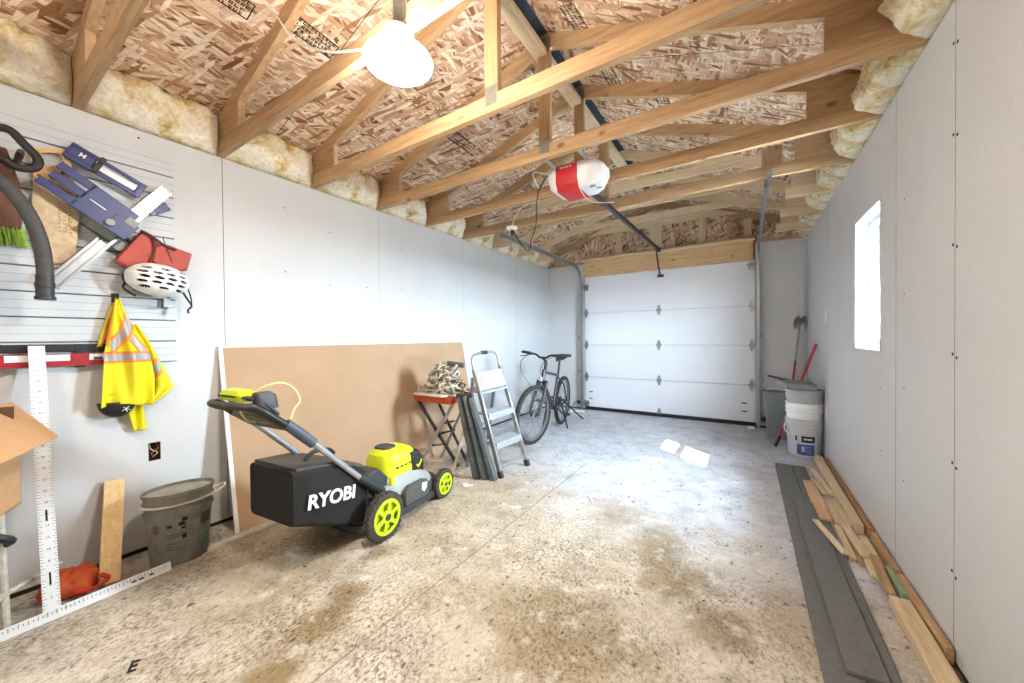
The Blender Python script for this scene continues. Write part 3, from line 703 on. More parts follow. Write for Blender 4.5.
# vacuum hose with dark handle
hz = thing('vacuum_hose', (XS + .17, .25, 1.40), 'thick grey vacuum hose with black handle hanging over the saw', 'hose')
HX = -2.72
HG = flat('hose_grey', '#4b4c4c', .7, var=.35, scale=45)
q = MB(); path = smoothpath([(HX - .02, -.06, 2.02), (HX - .01, .04, 1.985), (HX, .12, 1.93), (HX, .18, 1.86), (HX, .225, 1.76), (HX, .250, 1.65), (HX, .258, 1.55), (HX, .258, 1.50)], 10)
q.tube(path, [.026 + .0012 * (i % 2) for i in range(len(path))], 16); q.build('hose_tube', HG, hz)
MB().lathe([(.0285, 0), (.0285, -.03), (.031, -.033), (.031, -.055), (.0285, -.058), (.0285, -.095), (.033, -.097), (.033, -.112), (.024, -.112), (.022, -.02)], (HX, .2575, 1.515), n=24).build('end_cuff', DARK, hz)
q = MB(); q.tube(smoothpath([(HX, -.05, 2.00), (HX, .04, 2.08), (HX, .13, 2.135), (HX, .172, 2.14), (HX, .205, 2.10), (HX, .245, 2.045), (HX, .235, 2.00), (HX, .19, 1.985), (HX, .15, 2.005), (HX, .09, 2.03)]), .017, 10); q.build('handle_loop', BLACK, hz)
tag(MB().lathe([(.011, 0), (.011, .10)], (XL + .0, .20, 2.06), (1, 0, 0), 10).lathe([(.011, 0), (.013, .08), (.011, .16)], (XL + .04, .20, 2.06), (1, 0, 0), 10).build('wall_hook', BLACK), 'black hook carrying the vacuum hose handle', 'hook')

# circular saw rip guide: long white rail with a navy sled, and two navy plates
M = frame((XL + .075, .50, 1.785), (0, .425, .60), (0, -.60, .425))
rg = thing('rip_guide', (XL + .075, .50, 1.785), 'long white rip guide rail hung diagonally with navy forked sled', 'saw guide')
q = MB(M); L = .37
q.box((0, 0, 0), (2 * L, .060, .010)); q.box((0, .026, .008), (2 * L, .008, .012)); q.box((0, -.026, .008), (2 * L, .008, .012)); q.box((0, .006, .007), (2 * L, .010, .008))
q.build('guide_rail', ALU, rg, bevel=.001)
q = MB(M)
for dy in (.016, -.016): q.box((0, dy, .0055), (2 * L, .0018, .001))
q.build('rail_line', INK, rg, smooth=False)
# forked sled lying across the upper rail (fork teeth towards upper left)
M2 = frame((XL + .105, .425, 1.925), (0, .80, -.58), (0, .58, .80))
q = MB(M2)
q.box((.055, 0, 0), (.20, .155, .012)); q.box((-.105, .058, 0), (.14, .040, .012)); q.box((-.10, .003, 0), (.13, .040, .012)); q.box((-.105, -.056, 0), (.14, .038, .012))
q.box((.14, -.03, .008), (.10, .10, .014)); q.box((.02, .0, .008), (.07, .006, .004), mi=1)
q.build('guide_sled', [NAVY, WHITE], rg, bevel=.003)
q = MB(M2); q.lathe([(.018, 0), (.022, .006), (.018, .026), (.001, .028)], (.10, -.045, .006), n=14); q.box((.155, .02, .012), (.05, .04, .012)); q.build('clamp_knob', GREY, rg, bevel=.001)
q = MB(M2); q.box((.10, -.10, -.004), (.12, .05, .03)); q.build('rip_fence', flat('olive_black', '#35352c', .6), rg, bevel=.004)
# slotted navy plate
M3 = frame((XL + .07, .492, 2.105), (0, .82, -.40), (0, .40, .82))
np_ = thing('navy_guide_plate', (XL + .05, .49, 2.08), 'navy guide plate with long white slot above the diagonal rail', 'saw guide')
q = MB(M3); q.box((-.02, .034, 0), (.28, .020, .014)); q.box((-.02, -.034, 0), (.28, .024, .014)); q.box((-.11, 0, 0), (.10, .05, .014)); q.box((.125, 0, 0), (.03, .088, .014))
q.build('plate', NAVY, np_, bevel=.004)
q = MB(M3); q.box((-.115, .004, .008), (.006, .022, .002)); q.box((-.107, .004, .008), (.010, .006, .002)); q.box((-.100, .004, .008), (.006, .022, .002)); q.build('white_mark', WHITE, np_, smooth=False)
q = MB(M3); q.box((-.045, 0, .014), (.020, .095, .026)); q.lathe([(.012, 0), (.014, .02), (.001, .022)], (-.045, .02, .02), n=12); q.build('clamp', BLACK, np_, bevel=.003)
tag(MB(M3).box((.045, 0, -.012), (.17, .030, .006)).build('slot_insert', ALU, np_, bevel=.001), 'white bar in slot')
o = MB(frame((XL + .04, .698, 1.985), (0, .58, .42), (0, -.42, .58)))
o.box((0, 0, 0), (.075, .05, .012)); o.box((-.05, .0, 0), (.03, .05, .010), mi=1); tag(o.build('navy_stop_block', [NAVY, GREY], bevel=.002), 'small navy stop block near slatwall right edge', 'stop block')
# coil hanging on a hook
q = MB()
for k in range(4): q.tube([V((XS + .012 + .009 * k, .530 + math.cos(a) * (.036 + .002 * k), 1.742 + math.sin(a) * (.040 + .002 * k))) for a in [2 * PI * i / 22 for i in range(22)]], .0042, 6, closed=True, mi=k % 2)
tag(q.build('wire_coil', [GREY, BLACK]), 'small grey and black wire coil beside the red pouch', 'coil')
# red pouch
rp = thing('red_pouch', (XS + .05, .67, 1.63), 'flat red zip pouch hanging behind the white helmet', 'pouch')
REDC = flat('faded_red_cloth', '#b4544a', .8, var=.2); DRED = flat('dark_red_trim', '#5a2626', .7)
def pouch(pts, x, th):
    c = sum((V((0, *p)) for p in pts), V()) / len(pts)
    rings = []
    for dx, k in ((0, .90), (th * .3, 1.0), (th * .7, 1.0), (th, .88)): rings.append([V((x + dx, c.y + (p[0] - c.y) * k, c.z + (p[1] - c.z) * k)) for p in pts])
    return MB().loft(rings)
pouch([(.500, 1.640), (.535, 1.70), (.608, 1.825), (.640, 1.815), (.700, 1.74), (.660, 1.60), (.55, 1.60)], XS + .02, .05).build('pouch_body', REDC, rp, bevel=.003)
pouch([(.640, 1.66), (.655, 1.745), (.690, 1.775), (.825, 1.735), (.800, 1.63), (.70, 1.60)], XS + .03, .055).build('pouch_flap', REDC, rp, bevel=.003)
q = MB(); q.tube(smoothpath([(XS + .075, .600, 1.822), (XS + .085, .640, 1.80), (XS + .09, .69, 1.76), (XS + .09, .745, 1.74)]), .008, 8); q.tube(smoothpath([(XS + .074, .645, 1.80), (XS + .078, .655, 1.72), (XS + .075, .63, 1.64)]), .006, 8); q.tube(smoothpath([(XS + .085, .69, 1.80), (XS + .09, .705, 1.74), (XS + .09, .73, 1.66)]), .0025, 6)
q.build('pouch_strap', DRED, rp)
# bicycle helmet: vents pushed in
he = thing('bicycle_helmet', (XS + .11, .66, 1.45), 'white vented bicycle helmet with black straps hung on the slatwall', 'helmet')
HC = V((XS + .098, .662, 1.555)); VENT = []
for r, (vz, cnt, off) in enumerate(((.55, 3, .1), (.26, 4, .0), (-.04, 4, .12), (-.32, 4, .0), (-.60, 3, .1))):
    for k in range(cnt): VENT.append(((k + .5 + off) / cnt * 2 - 1, vz))
def isvent(y, z):
    for (vy, vz) in VENT:
        vy *= .82
        a = (y - vy); b = (z - vz) + .12 * (y - vy)
        if (a / .150) ** 2 + (b / .075) ** 2 < 1: return True
    return False
Rt = Matrix.Rotation(-.10, 3, 'X')
def hp(u, v):
    a = -PI / 2 + PI * u; b = -PI / 2 + PI * v
    y = math.sin(a) * math.cos(b); z = math.sin(b); x = math.cos(a) * math.cos(b)
    k = 1.0 - (.10 if isvent(y, z) else 0) + .012 * math.cos(9 * z + 2 * y)
    return HC + Rt @ V((x * .125 * k, y * .136 * k, z * .088 * k * (1 if z > 0 else 1.08)))
def hm(u, v):
    a = -PI / 2 + PI * u; b = -PI / 2 + PI * v
    return 1 if isvent(math.sin(a) * math.cos(b), math.sin(b)) else 0
MB().grid(hp, 170, 150, hm).build('helmet_shell', [WHITE, INK], he, ang=.9)
q = MB(); rim = [HC + Rt @ V((.0, math.sin(2 * PI * k / 40) * .137, math.cos(2 * PI * k / 40) * .089)) for k in range(40)]
q.loft([rim, [p + V((-.04, 0, 0)) for p in rim], [HC + (p - HC) * .86 + V((-.045, 0, 0)) for p in rim]], cap=True); q.build('liner', INK, he)
q = MB(); q.tube(smoothpath([HC + V((-.02, .11, -.05)), HC + V((.0, .128, -.10)), HC + V((.02, .142, -.14)), HC + V((.02, .125, -.165)), HC + V((.02, .128, -.185))]), .0055, 6); q.tube(smoothpath([HC + V((0, .13, -.03)), HC + V((.01, .142, -.09)), HC + V((.02, .142, -.14))]), .004, 6)
q.tube(smoothpath([HC + V((-.03, -.12, -.02)), HC + V((-.01, -.135, -.06)), HC + V((.0, -.09, -.10))]), .006, 6); q.build('chin_strap', BLACK, he)
tag(MB().lim(XS - .004, XS + .03, .70, .73, 1.40, 1.46).lim(XS - .004, XS + .10, .70, .73, 1.40, 1.408).build('wall_hook', STEEL, bevel=.001), 'small steel slatwall hook under the white helmet', 'hook')

# safety vest -----------------------------------------------------------------
vt = thing('safety_vest', (XL + .07, .55, .70), 'yellow safety vest with orange and silver stripes hanging from slatwall', 'vest')
HV = flat('hi_vis_yellow', '#e4d91c', .75, var=.12, scale=12, bump=.1); ORG_ = flat('hi_vis_orange', '#f08a2c', .7); SIL = flat('reflective_silver', '#a9a9ae', .45, .2, .1)
def lerp(t, tab):
    for (a, b), (c, d) in zip(tab[:-1], tab[1:]):
        if t <= c: return b + (d - b) * (t - a) / max(1e-9, c - a)
    return tab[-1][1]
LEFT = [(0, .508), (.12, .492), (.35, .470), (.50, .455), (.77, .445), (1, .436)]
RIGHT = [(0, .520), (.17, .548), (.35, .598), (.52, .632), (.75, .646), (1, .640)]
def vp(u, v):
    y0, y1 = lerp(v, LEFT), lerp(v, RIGHT); y = y0 + (y1 - y0) * u; z = 1.447 - .585 * v + (.012 * math.sin(u * 5) if v > .9 else 0)
    x = XL + .05 + .035 * min(1, v * 2.2) + (.016 * math.sin(u * 11 + v * 2) + .010 * math.sin(u * 19 - v * 5)) * min(1, .35 + v) + .02 * math.sin(PI * u)
    return (x, y, z)
def vm(u, v):
    d = abs(v - .555)
    if d < .034: return 2
    if d < .056: return 1
    # diagonal bands
    for (u0, v0, u1, v1) in ((.15, .44, .85, .20), (.45, .27, .92, .52)):
        dx, dy = u1 - u0, v1 - v0; Ln = math.hypot(dx, dy); s = ((u - u0) * dx + (v - v0) * dy) / Ln ** 2
        if -.05 < s < 1.05:
            e = abs((u - u0) * dy - (v - v0) * dx) / Ln
            if e < .050: return 2
            if e < .085: return 1
    if u < .06 and v < .45: return 1
    return 0
MB().grid(vp, 48, 84, vm).build('vest_front', [HV, ORG_, SIL], vt, solid=.004, ang=3)
def wp(u, v):
    y0 = lerp(v, [(0, .560), (.3, .60), (1, .615)]); y1 = lerp(v, [(0, .585), (.25, .645), (.55, .70), (.80, .742), (.9, .70), (1, .628)])
    z = 1.30 - .435 * v; y = y0 + (y1 - y0) * u
    return (XL + .045 + .03 * math.sin(PI * u) + .02 * math.sin(u * 9 + v * 4), y, z - .02 * u * v)
MB().grid(wp, 24, 40, lambda u, v: 2 if .50 < v + .25 * (u - .5) < .62 and u < .75 else (1 if .46 < v + .25 * (u - .5) < .66 and u < .75 else 0)).build('vest_side', [HV, ORG_, SIL], vt, solid=.004, ang=3)
def tp(u, v):
    y0 = .527 + .043 * v; y1 = .598 + .022 * v; return (XL + .04 + .014 * math.sin(u * 7 + v * 3), y0 + (y1 - y0) * u, .90 - .195 * v)
MB().grid(tp, 12, 20).build('vest_back_panel', HV, vt, solid=.004, ang=3)
def cp(u, v):
    y = .436 + .02 * u; return (XL + .035 + .01 * math.sin(v * 9), y + .045 * (1 - v) * 1.2, 1.40 - .22 * v)
MB().grid(cp, 6, 12, lambda u, v: 1 if u > .5 else 0).build('vest_collar', [HV, ORG_], vt, solid=.004, ang=3)
# black cap below the vest
cpn = thing('baseball_cap', (XL + .05, .50, .80), 'black cap with small silver emblem hanging below the vest', 'cap')
CC = V((XL + .055, .503, .885))
MB().grid(lambda u, v: CC + V((.050 * math.cos(-PI / 2 + PI * u) * math.cos(PI / 2 * v), .073 * math.sin(-PI / 2 + PI * u) * math.cos(PI / 2 * v) , -.085 * math.sin(PI / 2 * v))), 24, 12).build('cap_crown', BLACK, cpn, solid=.003)
q = MB(frame(CC + V((.052, .024, -.040)), (0, 1, 0), (-.35, 0, 1)))
for (x0, y0, x1, y1) in ((-.004, -.002, .014, .012), (-.004, -.002, -.016, -.010), (0, 0, .018, -.008), (.002, .002, -.010, .010), (-.002, -.002, .004, -.016)): q.bar((x0, y0, 0), (x1, y1, 0), .003, .002, (0, 0, 1))
q.build('emblem', flat('silver_thread', '#c9cacc', .4), cpn)
tag(MB().lim(XS - .002, XS + .008, .497, .525, 1.42, 1.47).tube([(XS + .004, .511, 1.44), (XS + .05, .511, 1.435), (XS + .062, .511, 1.455)], .004, 8).build('wall_hook', BLACK), 'black slatwall hook holding the safety vest', 'hook')

# shelf bar with spirit levels
rk = thing('tool_rack_bar', (XL + .02, .1, 1.12), 'long black tool rack bar below the slatwall', 'rack')
q = MB(); q.lim(XL + .0, XL + .034, SY0, .50, 1.158, 1.197); q.build('rack_rail', BLACK, rk, bevel=.003)
for y in (.12, .38, -.3): MB().lim(XL, XL + .036, y - .016, y + .016, 1.078, 1.195).lim(XL, XL + .046, y - .016, y + .016, 1.078, 1.086).build('rack_bracket', BLACK, rk, bevel=.002)
lv = thing('spirit_level', (XL + .06, .2, 1.095), 'long red spirit level with white panels resting in black rack', 'spirit level')
q = MB(); q.lim(XL + .037, XL + .047, -.70, .482, 1.0865, 1.108); q.lim(XL + .037, XL + .047, -.70, .482, 1.146, 1.149); q.lim(XL + .039, XL + .045, -.70, .482, 1.108, 1.146); q.build('level_frame', flat('dark_red_metal', '#9c1c24', .4), lv, bevel=.001)
for (a, b) in ((-.28, .095), (.15, .345), (.41, .475)): MB().lim(XL + .045, XL + .0468, a, b, 1.114, 1.145).build('white_panel', WHITE, lv, smooth=False)
q = MB(); q.tube([(XL + .046, .425, 1.122), (XL + .046, .455, 1.122)], .006, 10); q.build('level_vial', flat('vial_dark', '#4a3030', .2), lv)

# ================================================================== T-SQUARE, OFFCUT, BAG, BOX, STAND
ts = thing('drywall_square', (-2.55, .24, 0), 'long white drywall T square standing on the floor against wall', 'T square')
b0 = V((-2.545, .240, .012)); b1 = V((-2.852, .240, 1.190)); ax = (b1 - b0).normalized(); sd = V((0, 1, 0)); sd = (sd - ax * sd.dot(ax)).normalized(); nn = sd.cross(ax)
if nn.x < 0: nn = -nn
Lb = (b1 - b0).length
RW = flat('white_rule_metal', '#e9ebec', .4, .15, .06)
q = MB(); q.bar(b0, b1, .050, .003, nn); fm = frame(b0 + nn * .0019, sd, ax); q.M = fm
for k in range(int(Lb / .0127)):
    y = .03 + k * .0127; l = .012 if k % 2 == 0 else .007
    q.box((-.025 + l / 2, y, 0), (l, .0016, .0012), mi=1); q.box((.025 - l / 2, y, 0), (l, .0016, .0012), mi=1)
for z in (.16, .43, .78): q.box((0, z, 0), (.006, .05, .0012), mi=1)
q.M = Matrix()
for k in range(2, 46, 2): text_mb(q, str(k), .013, frame(b0 + nn * .0019 + ax * (.03 + k * .0254), sd, ax), .0006, mi=1)
q.build('rule_blade', [RW, INK], ts, smooth=False)
q = MB(); q.bar((-2.528, -.10, .022), (-2.560, .632, .022), .006, .044, (-.27, 0, .96))
hd_ = (V((-2.560, .632, .022)) - V((-2.528, -.10, .022))).normalized()
for k in range(56):
    p = V((-2.5245, -.09, .022)) + hd_ * (k * .0127); q.box(p + V((.0002, 0, .010)), (.0012, .0014, .018 if k % 2 else .010), math.atan2(-hd_.x, hd_.y), mi=1)
for k in (46, 48, 51): q.box(V((-2.5243, -.09, .018)) + hd_ * (k * .0127), (.0012, .018, .012), math.atan2(-hd_.x, hd_.y), mi=1)
q.build('square_head', [RW, INK], ts, smooth=False)
o = MB(); o.bar((-2.672, .430, .002), (-2.893, .492, .455), .075, .020, (1, 0, .5)); tag(o.build('wood_offcut', m_wood('leaning_offcut', '#efd09a', '#ddb273', 'z'), bevel=.002), 'short pale board offcut leaning upright against left wall', 'board')
# orange bag on the floor
bg_ = thing('orange_bag', (-2.72, .31, 0), 'crumpled orange bag lying behind the drywall square', 'bag')
def bp(u, v):
    a = 2 * PI * u; b = PI * v; r = .092
    n = noise.noise((math.cos(a) * 1.7, math.sin(a) * 1.7, v * 4)) * .3 + noise.noise((math.cos(a) * 5, math.sin(a) * 5, v * 9)) * .12
    return (-2.725 + r * .85 * (1 + n) * math.sin(b) * math.cos(a), .318 + r * (1.05 + n) * math.sin(b) * math.sin(a), max(.001, .052 + .064 * (1 + n) * math.cos(b)))
MB().grid(bp, 36, 20).build('bag_body', flat('orange_cloth', '#c44f1c', .8, var=.3, bump=.2), bg_, ang=3)
MB().tube(smoothpath([(-2.66, .40, .07), (-2.63, .42, .05), (-2.63, .37, .03), (-2.645, .31, .04)]), .010, 6).build('bag_seam', flat('red_cloth', '#b32a1c', .8), bg_)
# cardboard box on a low work stand at the left edge
e1 = V((.923, -.384, 0)); n1_ = V((.384, .923, 0)); cc = V((-2.45, .16, .565))
bx = thing('cardboard_box', cc, 'open brown cardboard box at the left edge with flap sticking out', 'box')
t = .005; A = cc - n1_ * .36; q = MB(); Hb = .195
def wallp(p, d, nrm, L): q.prism([p, p + d * L, p + d * L + V((0, 0, Hb)), p + V((0, 0, Hb))], nrm * t)
wallp(cc, e1, -n1_, .46); wallp(A, e1, n1_, .46); wallp(cc, -n1_, e1, .36); wallp(cc + e1 * .46, -n1_, -e1, .36)
q.prism([cc, cc + e1 * .46, A + e1 * .46, A], (0, 0, t)); q.build('carton', CARD, bx, smooth=False)
C0 = V((-2.489, .261, .800)); e2 = V((-.31, -.08, .11)).normalized()
MB().prism([C0, C0 + e1 * .52, C0 + e1 * .52 + e2 * .40, C0 + e2 * .40], (0, 0, .005)).build('carton_flap', CARD, bx, smooth=False)
f0 = cc + V((0, 0, Hb)) - e1 * .0; MB().prism([f0 - n1_ * .02, f0 - n1_ * .36, f0 - n1_ * .36 + V((-.20, .02, .17)), f0 - n1_ * .02 + V((-.20, .02, .17))], (.004, 0, .003)).build('carton_flap', flat('cardboard_inside', '#5e3d2c', .85), bx, smooth=False)
wt = thing('work_stand', (-2.5, .0, 0), 'low stand with paint-spattered white tube legs under the box', 'stand')
SPAT = flat('spattered_white_paint', '#ddd5c6', .5, var=.5, scale=70)
q = MB()
TOPZ = .545
tpts = [cc - n1_ * .03 + e1 * .03, cc + e1 * .44 - n1_ * .03, cc + e1 * .44 - n1_ * .33, cc - n1_ * .33 + e1 * .03]
MB().prism([V((p.x, p.y, TOPZ)) for p in tpts], (0, 0, .018)).build('stand_top', flat('blue_painted_board', '#6f86ad', .6), wt, bevel=.003)
lg = [(-2.60, .125), (-2.08, -.03), (-2.22, -.33), (-2.63, -.17)]
for (x, y) in lg: MB().tube([(x, y, 0), (x - .005, y - .01, TOPZ)], .013, 10).build('leg', SPAT, wt)
MB().tube([(-2.40, .02, .16), (-2.60, .125, .16), (-2.74, .285, .16)], .011, 8).build('cross_tube', SPAT, wt)
MB().tube(smoothpath([(-2.56, .085, .43), (-2.57, .13, .395), (-2.59, .14, .375), (-2.62, .11, .36), (-2.60, .06, .37)]), .016, 8).build('rubber_foot', BLACK, wt)

# oval bucket by the left wall
PAILG = flat('dusty_pail_grey', '#85837a', .7, var=.45, scale=18)
pl = thing('paint_pail', (-2.67, .69, 0), 'dusty oval grey pail with dark labels by the left wall', 'bucket')
pc = (-2.665, .700, 0); ra = math.radians(-10)
def oval(z, k, a=.112, b=.150): return [V(pc) + Matrix.Rotation(ra, 3, 'Z') @ V((a * k * math.cos(2 * PI * i / 44), b * k * math.sin(2 * PI * i / 44), z)) for i in range(44)]
MB().loft([oval(z, k) for z, k in ((0.0, .80), (.004, .815), (.27, .93), (.272, .985), (.290, .99), (.292, .945), (.318, .955), (.320, 1.0), (.338, 1.005), (.340, .965), (.372, .975), (.376, 1.02), (.392, 1.02), (.392, .965), (.05, .79), (.045, .70))]).build('pail_body', PAILG, pl, ang=.5)
MB().loft([oval(.368, .955), oval(.376, .955)]).build('pail_lid', flat('dusty_lid', '#a9a89f', .8, var=.4, scale=30), pl)
q = MB()
q.tube([p + V((0, 0, 0)) for p in oval(.330, 1.03)], .006, 6, closed=True); q.build('pail_band', flat('pail_rim', '#c9c5b4', .6), pl)
q = MB(); hc = V(pc) + Matrix.Rotation(ra, 3, 'Z') @ V((0, .158, .335)); q.tube(smoothpath([hc + V((-.03, -.012, 0)), hc + V((-.02, .03, .012)), hc + V((.005, .045, .02)), hc + V((.03, .03, .012)), hc + V((.03, -.01, -.01))]), .005, 8); q.build('bail_handle', flat('pail_handle', '#dcd8c8', .5), pl)
def label_on(th0, th1, z0, z1, mat, name, wob=0.0):
    q = MB()
    def P(u, v):
        th = th0 + (th1 - th0) * u; z = z0 + (z1 - z0) * v; k = .815 + (.93 - .815) * z / .27 + .008
        return V(pc) + Matrix.Rotation(ra, 3, 'Z') @ V((.112 * k * math.cos(th), .150 * k * math.sin(th), z))
    return q.grid(P, 10, 4).build(name, mat, pl, solid=.001)
GLB = flat('dark_label', '#4b4f44', .7, var=.4, scale=80)
label_on(.62, 1.12, .185, .245, GLB, 'label'); label_on(.62, 1.12, .05, .145, flat('teal_label', '#6b8078', .7, var=.4, scale=60), 'label')
label_on(-.95, -.72, .19, .235, flat('umber_label', '#6b5a3c', .7), 'label')
for i, (a, b, z, z2) in enumerate(((-.45, -.30, .212, .226), (-.10, .10, .214, .232), (-.02, .12, .195, .207), (.0, .16, .235, .255), (.0, .14, .14, .165), (-.5, .05, .17, .174), (-.45, .0, .155, .159), (-.5, -.05, .12, .124), (-.45, -.1, .105, .109), (-.5, .0, .09, .094))): label_on(a, b, z, z2, INK if i < 5 else GLB, 'print_mark')

# ================================================================== DRYWALL SHEET LEANING ON LEFT WALL
sh = thing('gypsum_sheet', (-2.69, 2.19, 0), 'large tan gypsum board sheet leaning sideways against left wall', 'drywall sheet')
BUFF = flat('buff_paper', '#b29274', .8, var=.14, scale=4); y0, y1 = .972, 3.40
lo = V((-2.690, 0, .0)); hi = V((-2.903, 0, 1.168)); up_ = (hi - lo).normalized(); nx = V((up_.z, 0, -up_.x))
q = MB(); q.prism([lo + V((0, y0, 0)), lo + V((0, y1, 0)), hi + V((0, y1, 0)), hi + V((0, y0, 0))], -nx * .0115); q.build('paper_face', BUFF, sh, smooth=False)
q = MB(); e = .0128
q.prism([lo + V((0, y0 - .002, 0)) + nx * .0005, lo + V((0, y0 - .002, 0)) - nx * e, hi + V((0, y0 - .002, 0)) - nx * e, hi + V((0, y0 - .002, 0)) + nx * .0005], (0, .022, 0))
q.prism([hi + V((0, y0, 0)) + nx * .0008 - up_ * .008, hi + V((0, y0, 0)) - nx * e - up_ * .008, hi + V((0, y0, 0)) - nx * e + up_ * .002, hi + V((0, y0, 0)) + nx * .0008 + up_ * .002], (0, y1 - y0, 0))
q.build('edge_tape', flat('gypsum_white', '#efece4', .8, var=.1), sh, smooth=False)
# slat of trim lying on the floor in front of it
tag(MB().bar((-2.615, .80, .008), (-2.600, 1.95, .008), .055, .016).build('trim_board', flat('dusty_white_trim', '#d8cfbf', .8, var=.3), bevel=.002), 'dusty white trim board lying on the floor below the leaning sheet', 'board')

# ================================================================== LAWN MOWER
MM = Matrix.Translation((-2.10, 1.363, 0)) @ Matrix.Rotation(math.radians(6), 4, 'Z')
mw = thing('lawn_mower', (-2.10, 1.6, 0), 'lime and grey push lawn mower with black grass bag', 'lawn mower')
def rrect(cx, cy, w_, l_, r, z, n=6):
    out = []
    for (sx, sy, a0) in ((1, 1, 0), (-1, 1, PI / 2), (-1, -1, PI), (1, -1, 3 * PI / 2)):
        for i in range(n + 1):
            a = a0 + PI / 2 * i / n; out.append(V((cx + sx * (w_ / 2 - r) + r * math.cos(a), cy + sy * (l_ / 2 - r) + r * math.sin(a), z)))
    return out
MGREY = flat('mower_silver_grey', '#a3a6a4', .45, .1, .15); MDARK = flat('mower_dark_grey', '#3c3e3f', .55, var=.25)
MB(MM).loft([rrect(0, .33, .42, .78, .14, .035), rrect(0, .33, .44, .80, .15, .05), rrect(0, .33, .44, .80, .15, .085), rrect(0, .33, .41, .77, .14, .09), rrect(0, .33, .41, .77, .14, .13), rrect(0, .33, .38, .72, .13, .16)]).build('deck', MDARK, mw, ang=.5)
MB(MM).loft([rrect(0, .31, .37, .66, .10, .15), rrect(0, .30, .36, .62, .10, .20), rrect(0, .28, .32, .54, .10, .255), rrect(0, .27, .28, .46, .09, .28)]).build('motor_shroud', MGREY, mw, ang=.5)
MB(MM).loft([rrect(.01, .36, .26, .34, .08, .265), rrect(.01, .36, .27, .35, .09, .30), rrect(.01, .355, .26, .33, .09, .37), rrect(.01, .34, .23, .28, .09, .42), rrect(.01, .33, .17, .21, .08, .446), rrect(.01, .33, .09, .12, .04, .452)]).build('battery_cover', YELL, mw, ang=.5)
q = MB(MM); q.loft([rrect(.0, .30, .14, .12, .04, .432), rrect(.0, .30, .13, .11, .04, .459)]); q.build('carry_grip', MDARK, mw)
for k in range(4): MB(MM).box((.141, .27 + .04 * k, .335), (.012, .024, .008)).build('vent_slot', INK, mw, smooth=False)
q = MB(MM); q.loft([rrect(.075, .475, .15, .14, .03, .24), rrect(.075, .465, .155, .14, .03, .34), rrect(.07, .44, .14, .10, .03, .40)]); bh = q.build('battery_hatch', BLACK, mw, ang=.5)
q = MB(MM); q.prism([(.1545, .44, .30), (.1545, .462, .275), (.1545, .505, .325), (.1545, .495, .335), (.1545, .463, .297), (.1545, .45, .31)], (.003, 0, 0)); q.build('check_mark', YELL, bh, smooth=False)
q = MB(MM); q.prism([(.195, .26, .09), (.195, .50, .09), (.195, .48, .20), (.195, .44, .215), (.195, .30, .215), (.195, .26, .18)], (.03, 0, 0)); dd_ = q.build('discharge_door', flat('dark_grey_mesh', '#575854', .7, var=.3, scale=120), mw, bevel=.005)
q = MB(MM); q.prism([(.2255, .42, .195), (.2255, .475, .185), (.2255, .465, .145), (.2255, .44, .125), (.2255, .415, .15)], (.0012, 0, 0)); q.build('warning_sticker', WHITE, dd_, smooth=False)
q = MB(MM); q.lim(.14, .215, .05, .16, .10, .27); q.lathe([(.05, -.02), (.05, .02)], (.19, .14, .20), (1, 0, 0), 18); q.build('height_lever_housing', MGREY, mw, bevel=.008)
q = MB(MM); q.box((.19, .17, .285), (.03, .03, .07)); q.build('height_lever', YELL, mw, bevel=.006)
q = MB(MM); q.prism([(-.17, -.02, .16), (-.17, .14, .16), (-.17, .16, .32), (-.17, .08, .40), (-.17, .0, .38)], (.34, 0, 0)); q.build('rear_housing', MDARK, mw, bevel=.01)
def wheel(name, x, y, r, wd):
    wobj = MB(MM).lathe([(r * .74, -wd / 2), (r * .90, -wd / 2), (r * .975, -wd * .40), (r, -wd * .18), (r, wd * .18), (r * .975, wd * .40), (r * .90, wd / 2), (r * .74, wd / 2), (r * .70, 0)], (x, y, r), (1, 0, 0), 48, closed=True).build('wheel', RUB, mw)
    q = MB(MM)
    for k in range(30):
        a = 2 * PI * k / 30
        for s in (-1, 1):
            a2 = a + s * .05; Rm = Matrix.Rotation(-a2, 3, 'X')
            q.box(V((x + s * wd * .2, y + math.sin(a2) * (r + .0), r + math.cos(a2) * (r + .0))), (wd * .38, r * .10, .006), R=Rm @ Matrix.Rotation(s * .5, 3, 'Z'))
    # keep tread above the slab
    q.v = [V((p.x, p.y, max(p.z, .0008))) for p in q.v]
    q.build('tread', RUB, wobj, smooth=False)
    s = 1 if x > 0 else -1
    xo = x + s * wd * .5
    q = MB(MM); q.lathe([(r * .60, -.006), (r * .60, .004), (r * .74, .004), (r * .76, -.006)], (xo, y, r), (s, 0, 0), 40, closed=True)
    q.lathe([(r * .28, -.012), (r * .28, .006), (r * .16, .008), (r * .14, -.010)], (xo, y, r), (s, 0, 0), 24, closed=True)
    for k in range(6):
        a = 2 * PI * k / 6 + .3; d = V((0, math.cos(a), math.sin(a)))
        q.bar(V((xo, y, r)) + d * r * .25, V((xo, y, r)) + d * r * .63, r * .17, .010, (1, 0, 0))
    q.lathe([(r * .755, -.026), (r * .20, -.026), (r * .20, -.020), (r * .755, -.020)], (xo, y, r), (s, 0, 0), 32, closed=True)
    q.build('rim', LIME, wobj, bevel=.001)
    MB(MM).lathe([(r * .15, -.02), (r * .15, .008), (r * .10, .013), (.0005, .013)], (xo, y, r), (s, 0, 0), 18).build('hub_cap', MDARK, wobj)
for (nm, x, y, r, wd) in (('r', .268, .030, .140, .050), ('r', -.268, .030, .140, .050), ('f', .225, .66, .105, .042), ('f', -.225, .66, .105, .042)): wheel(nm, x, y, r, wd)
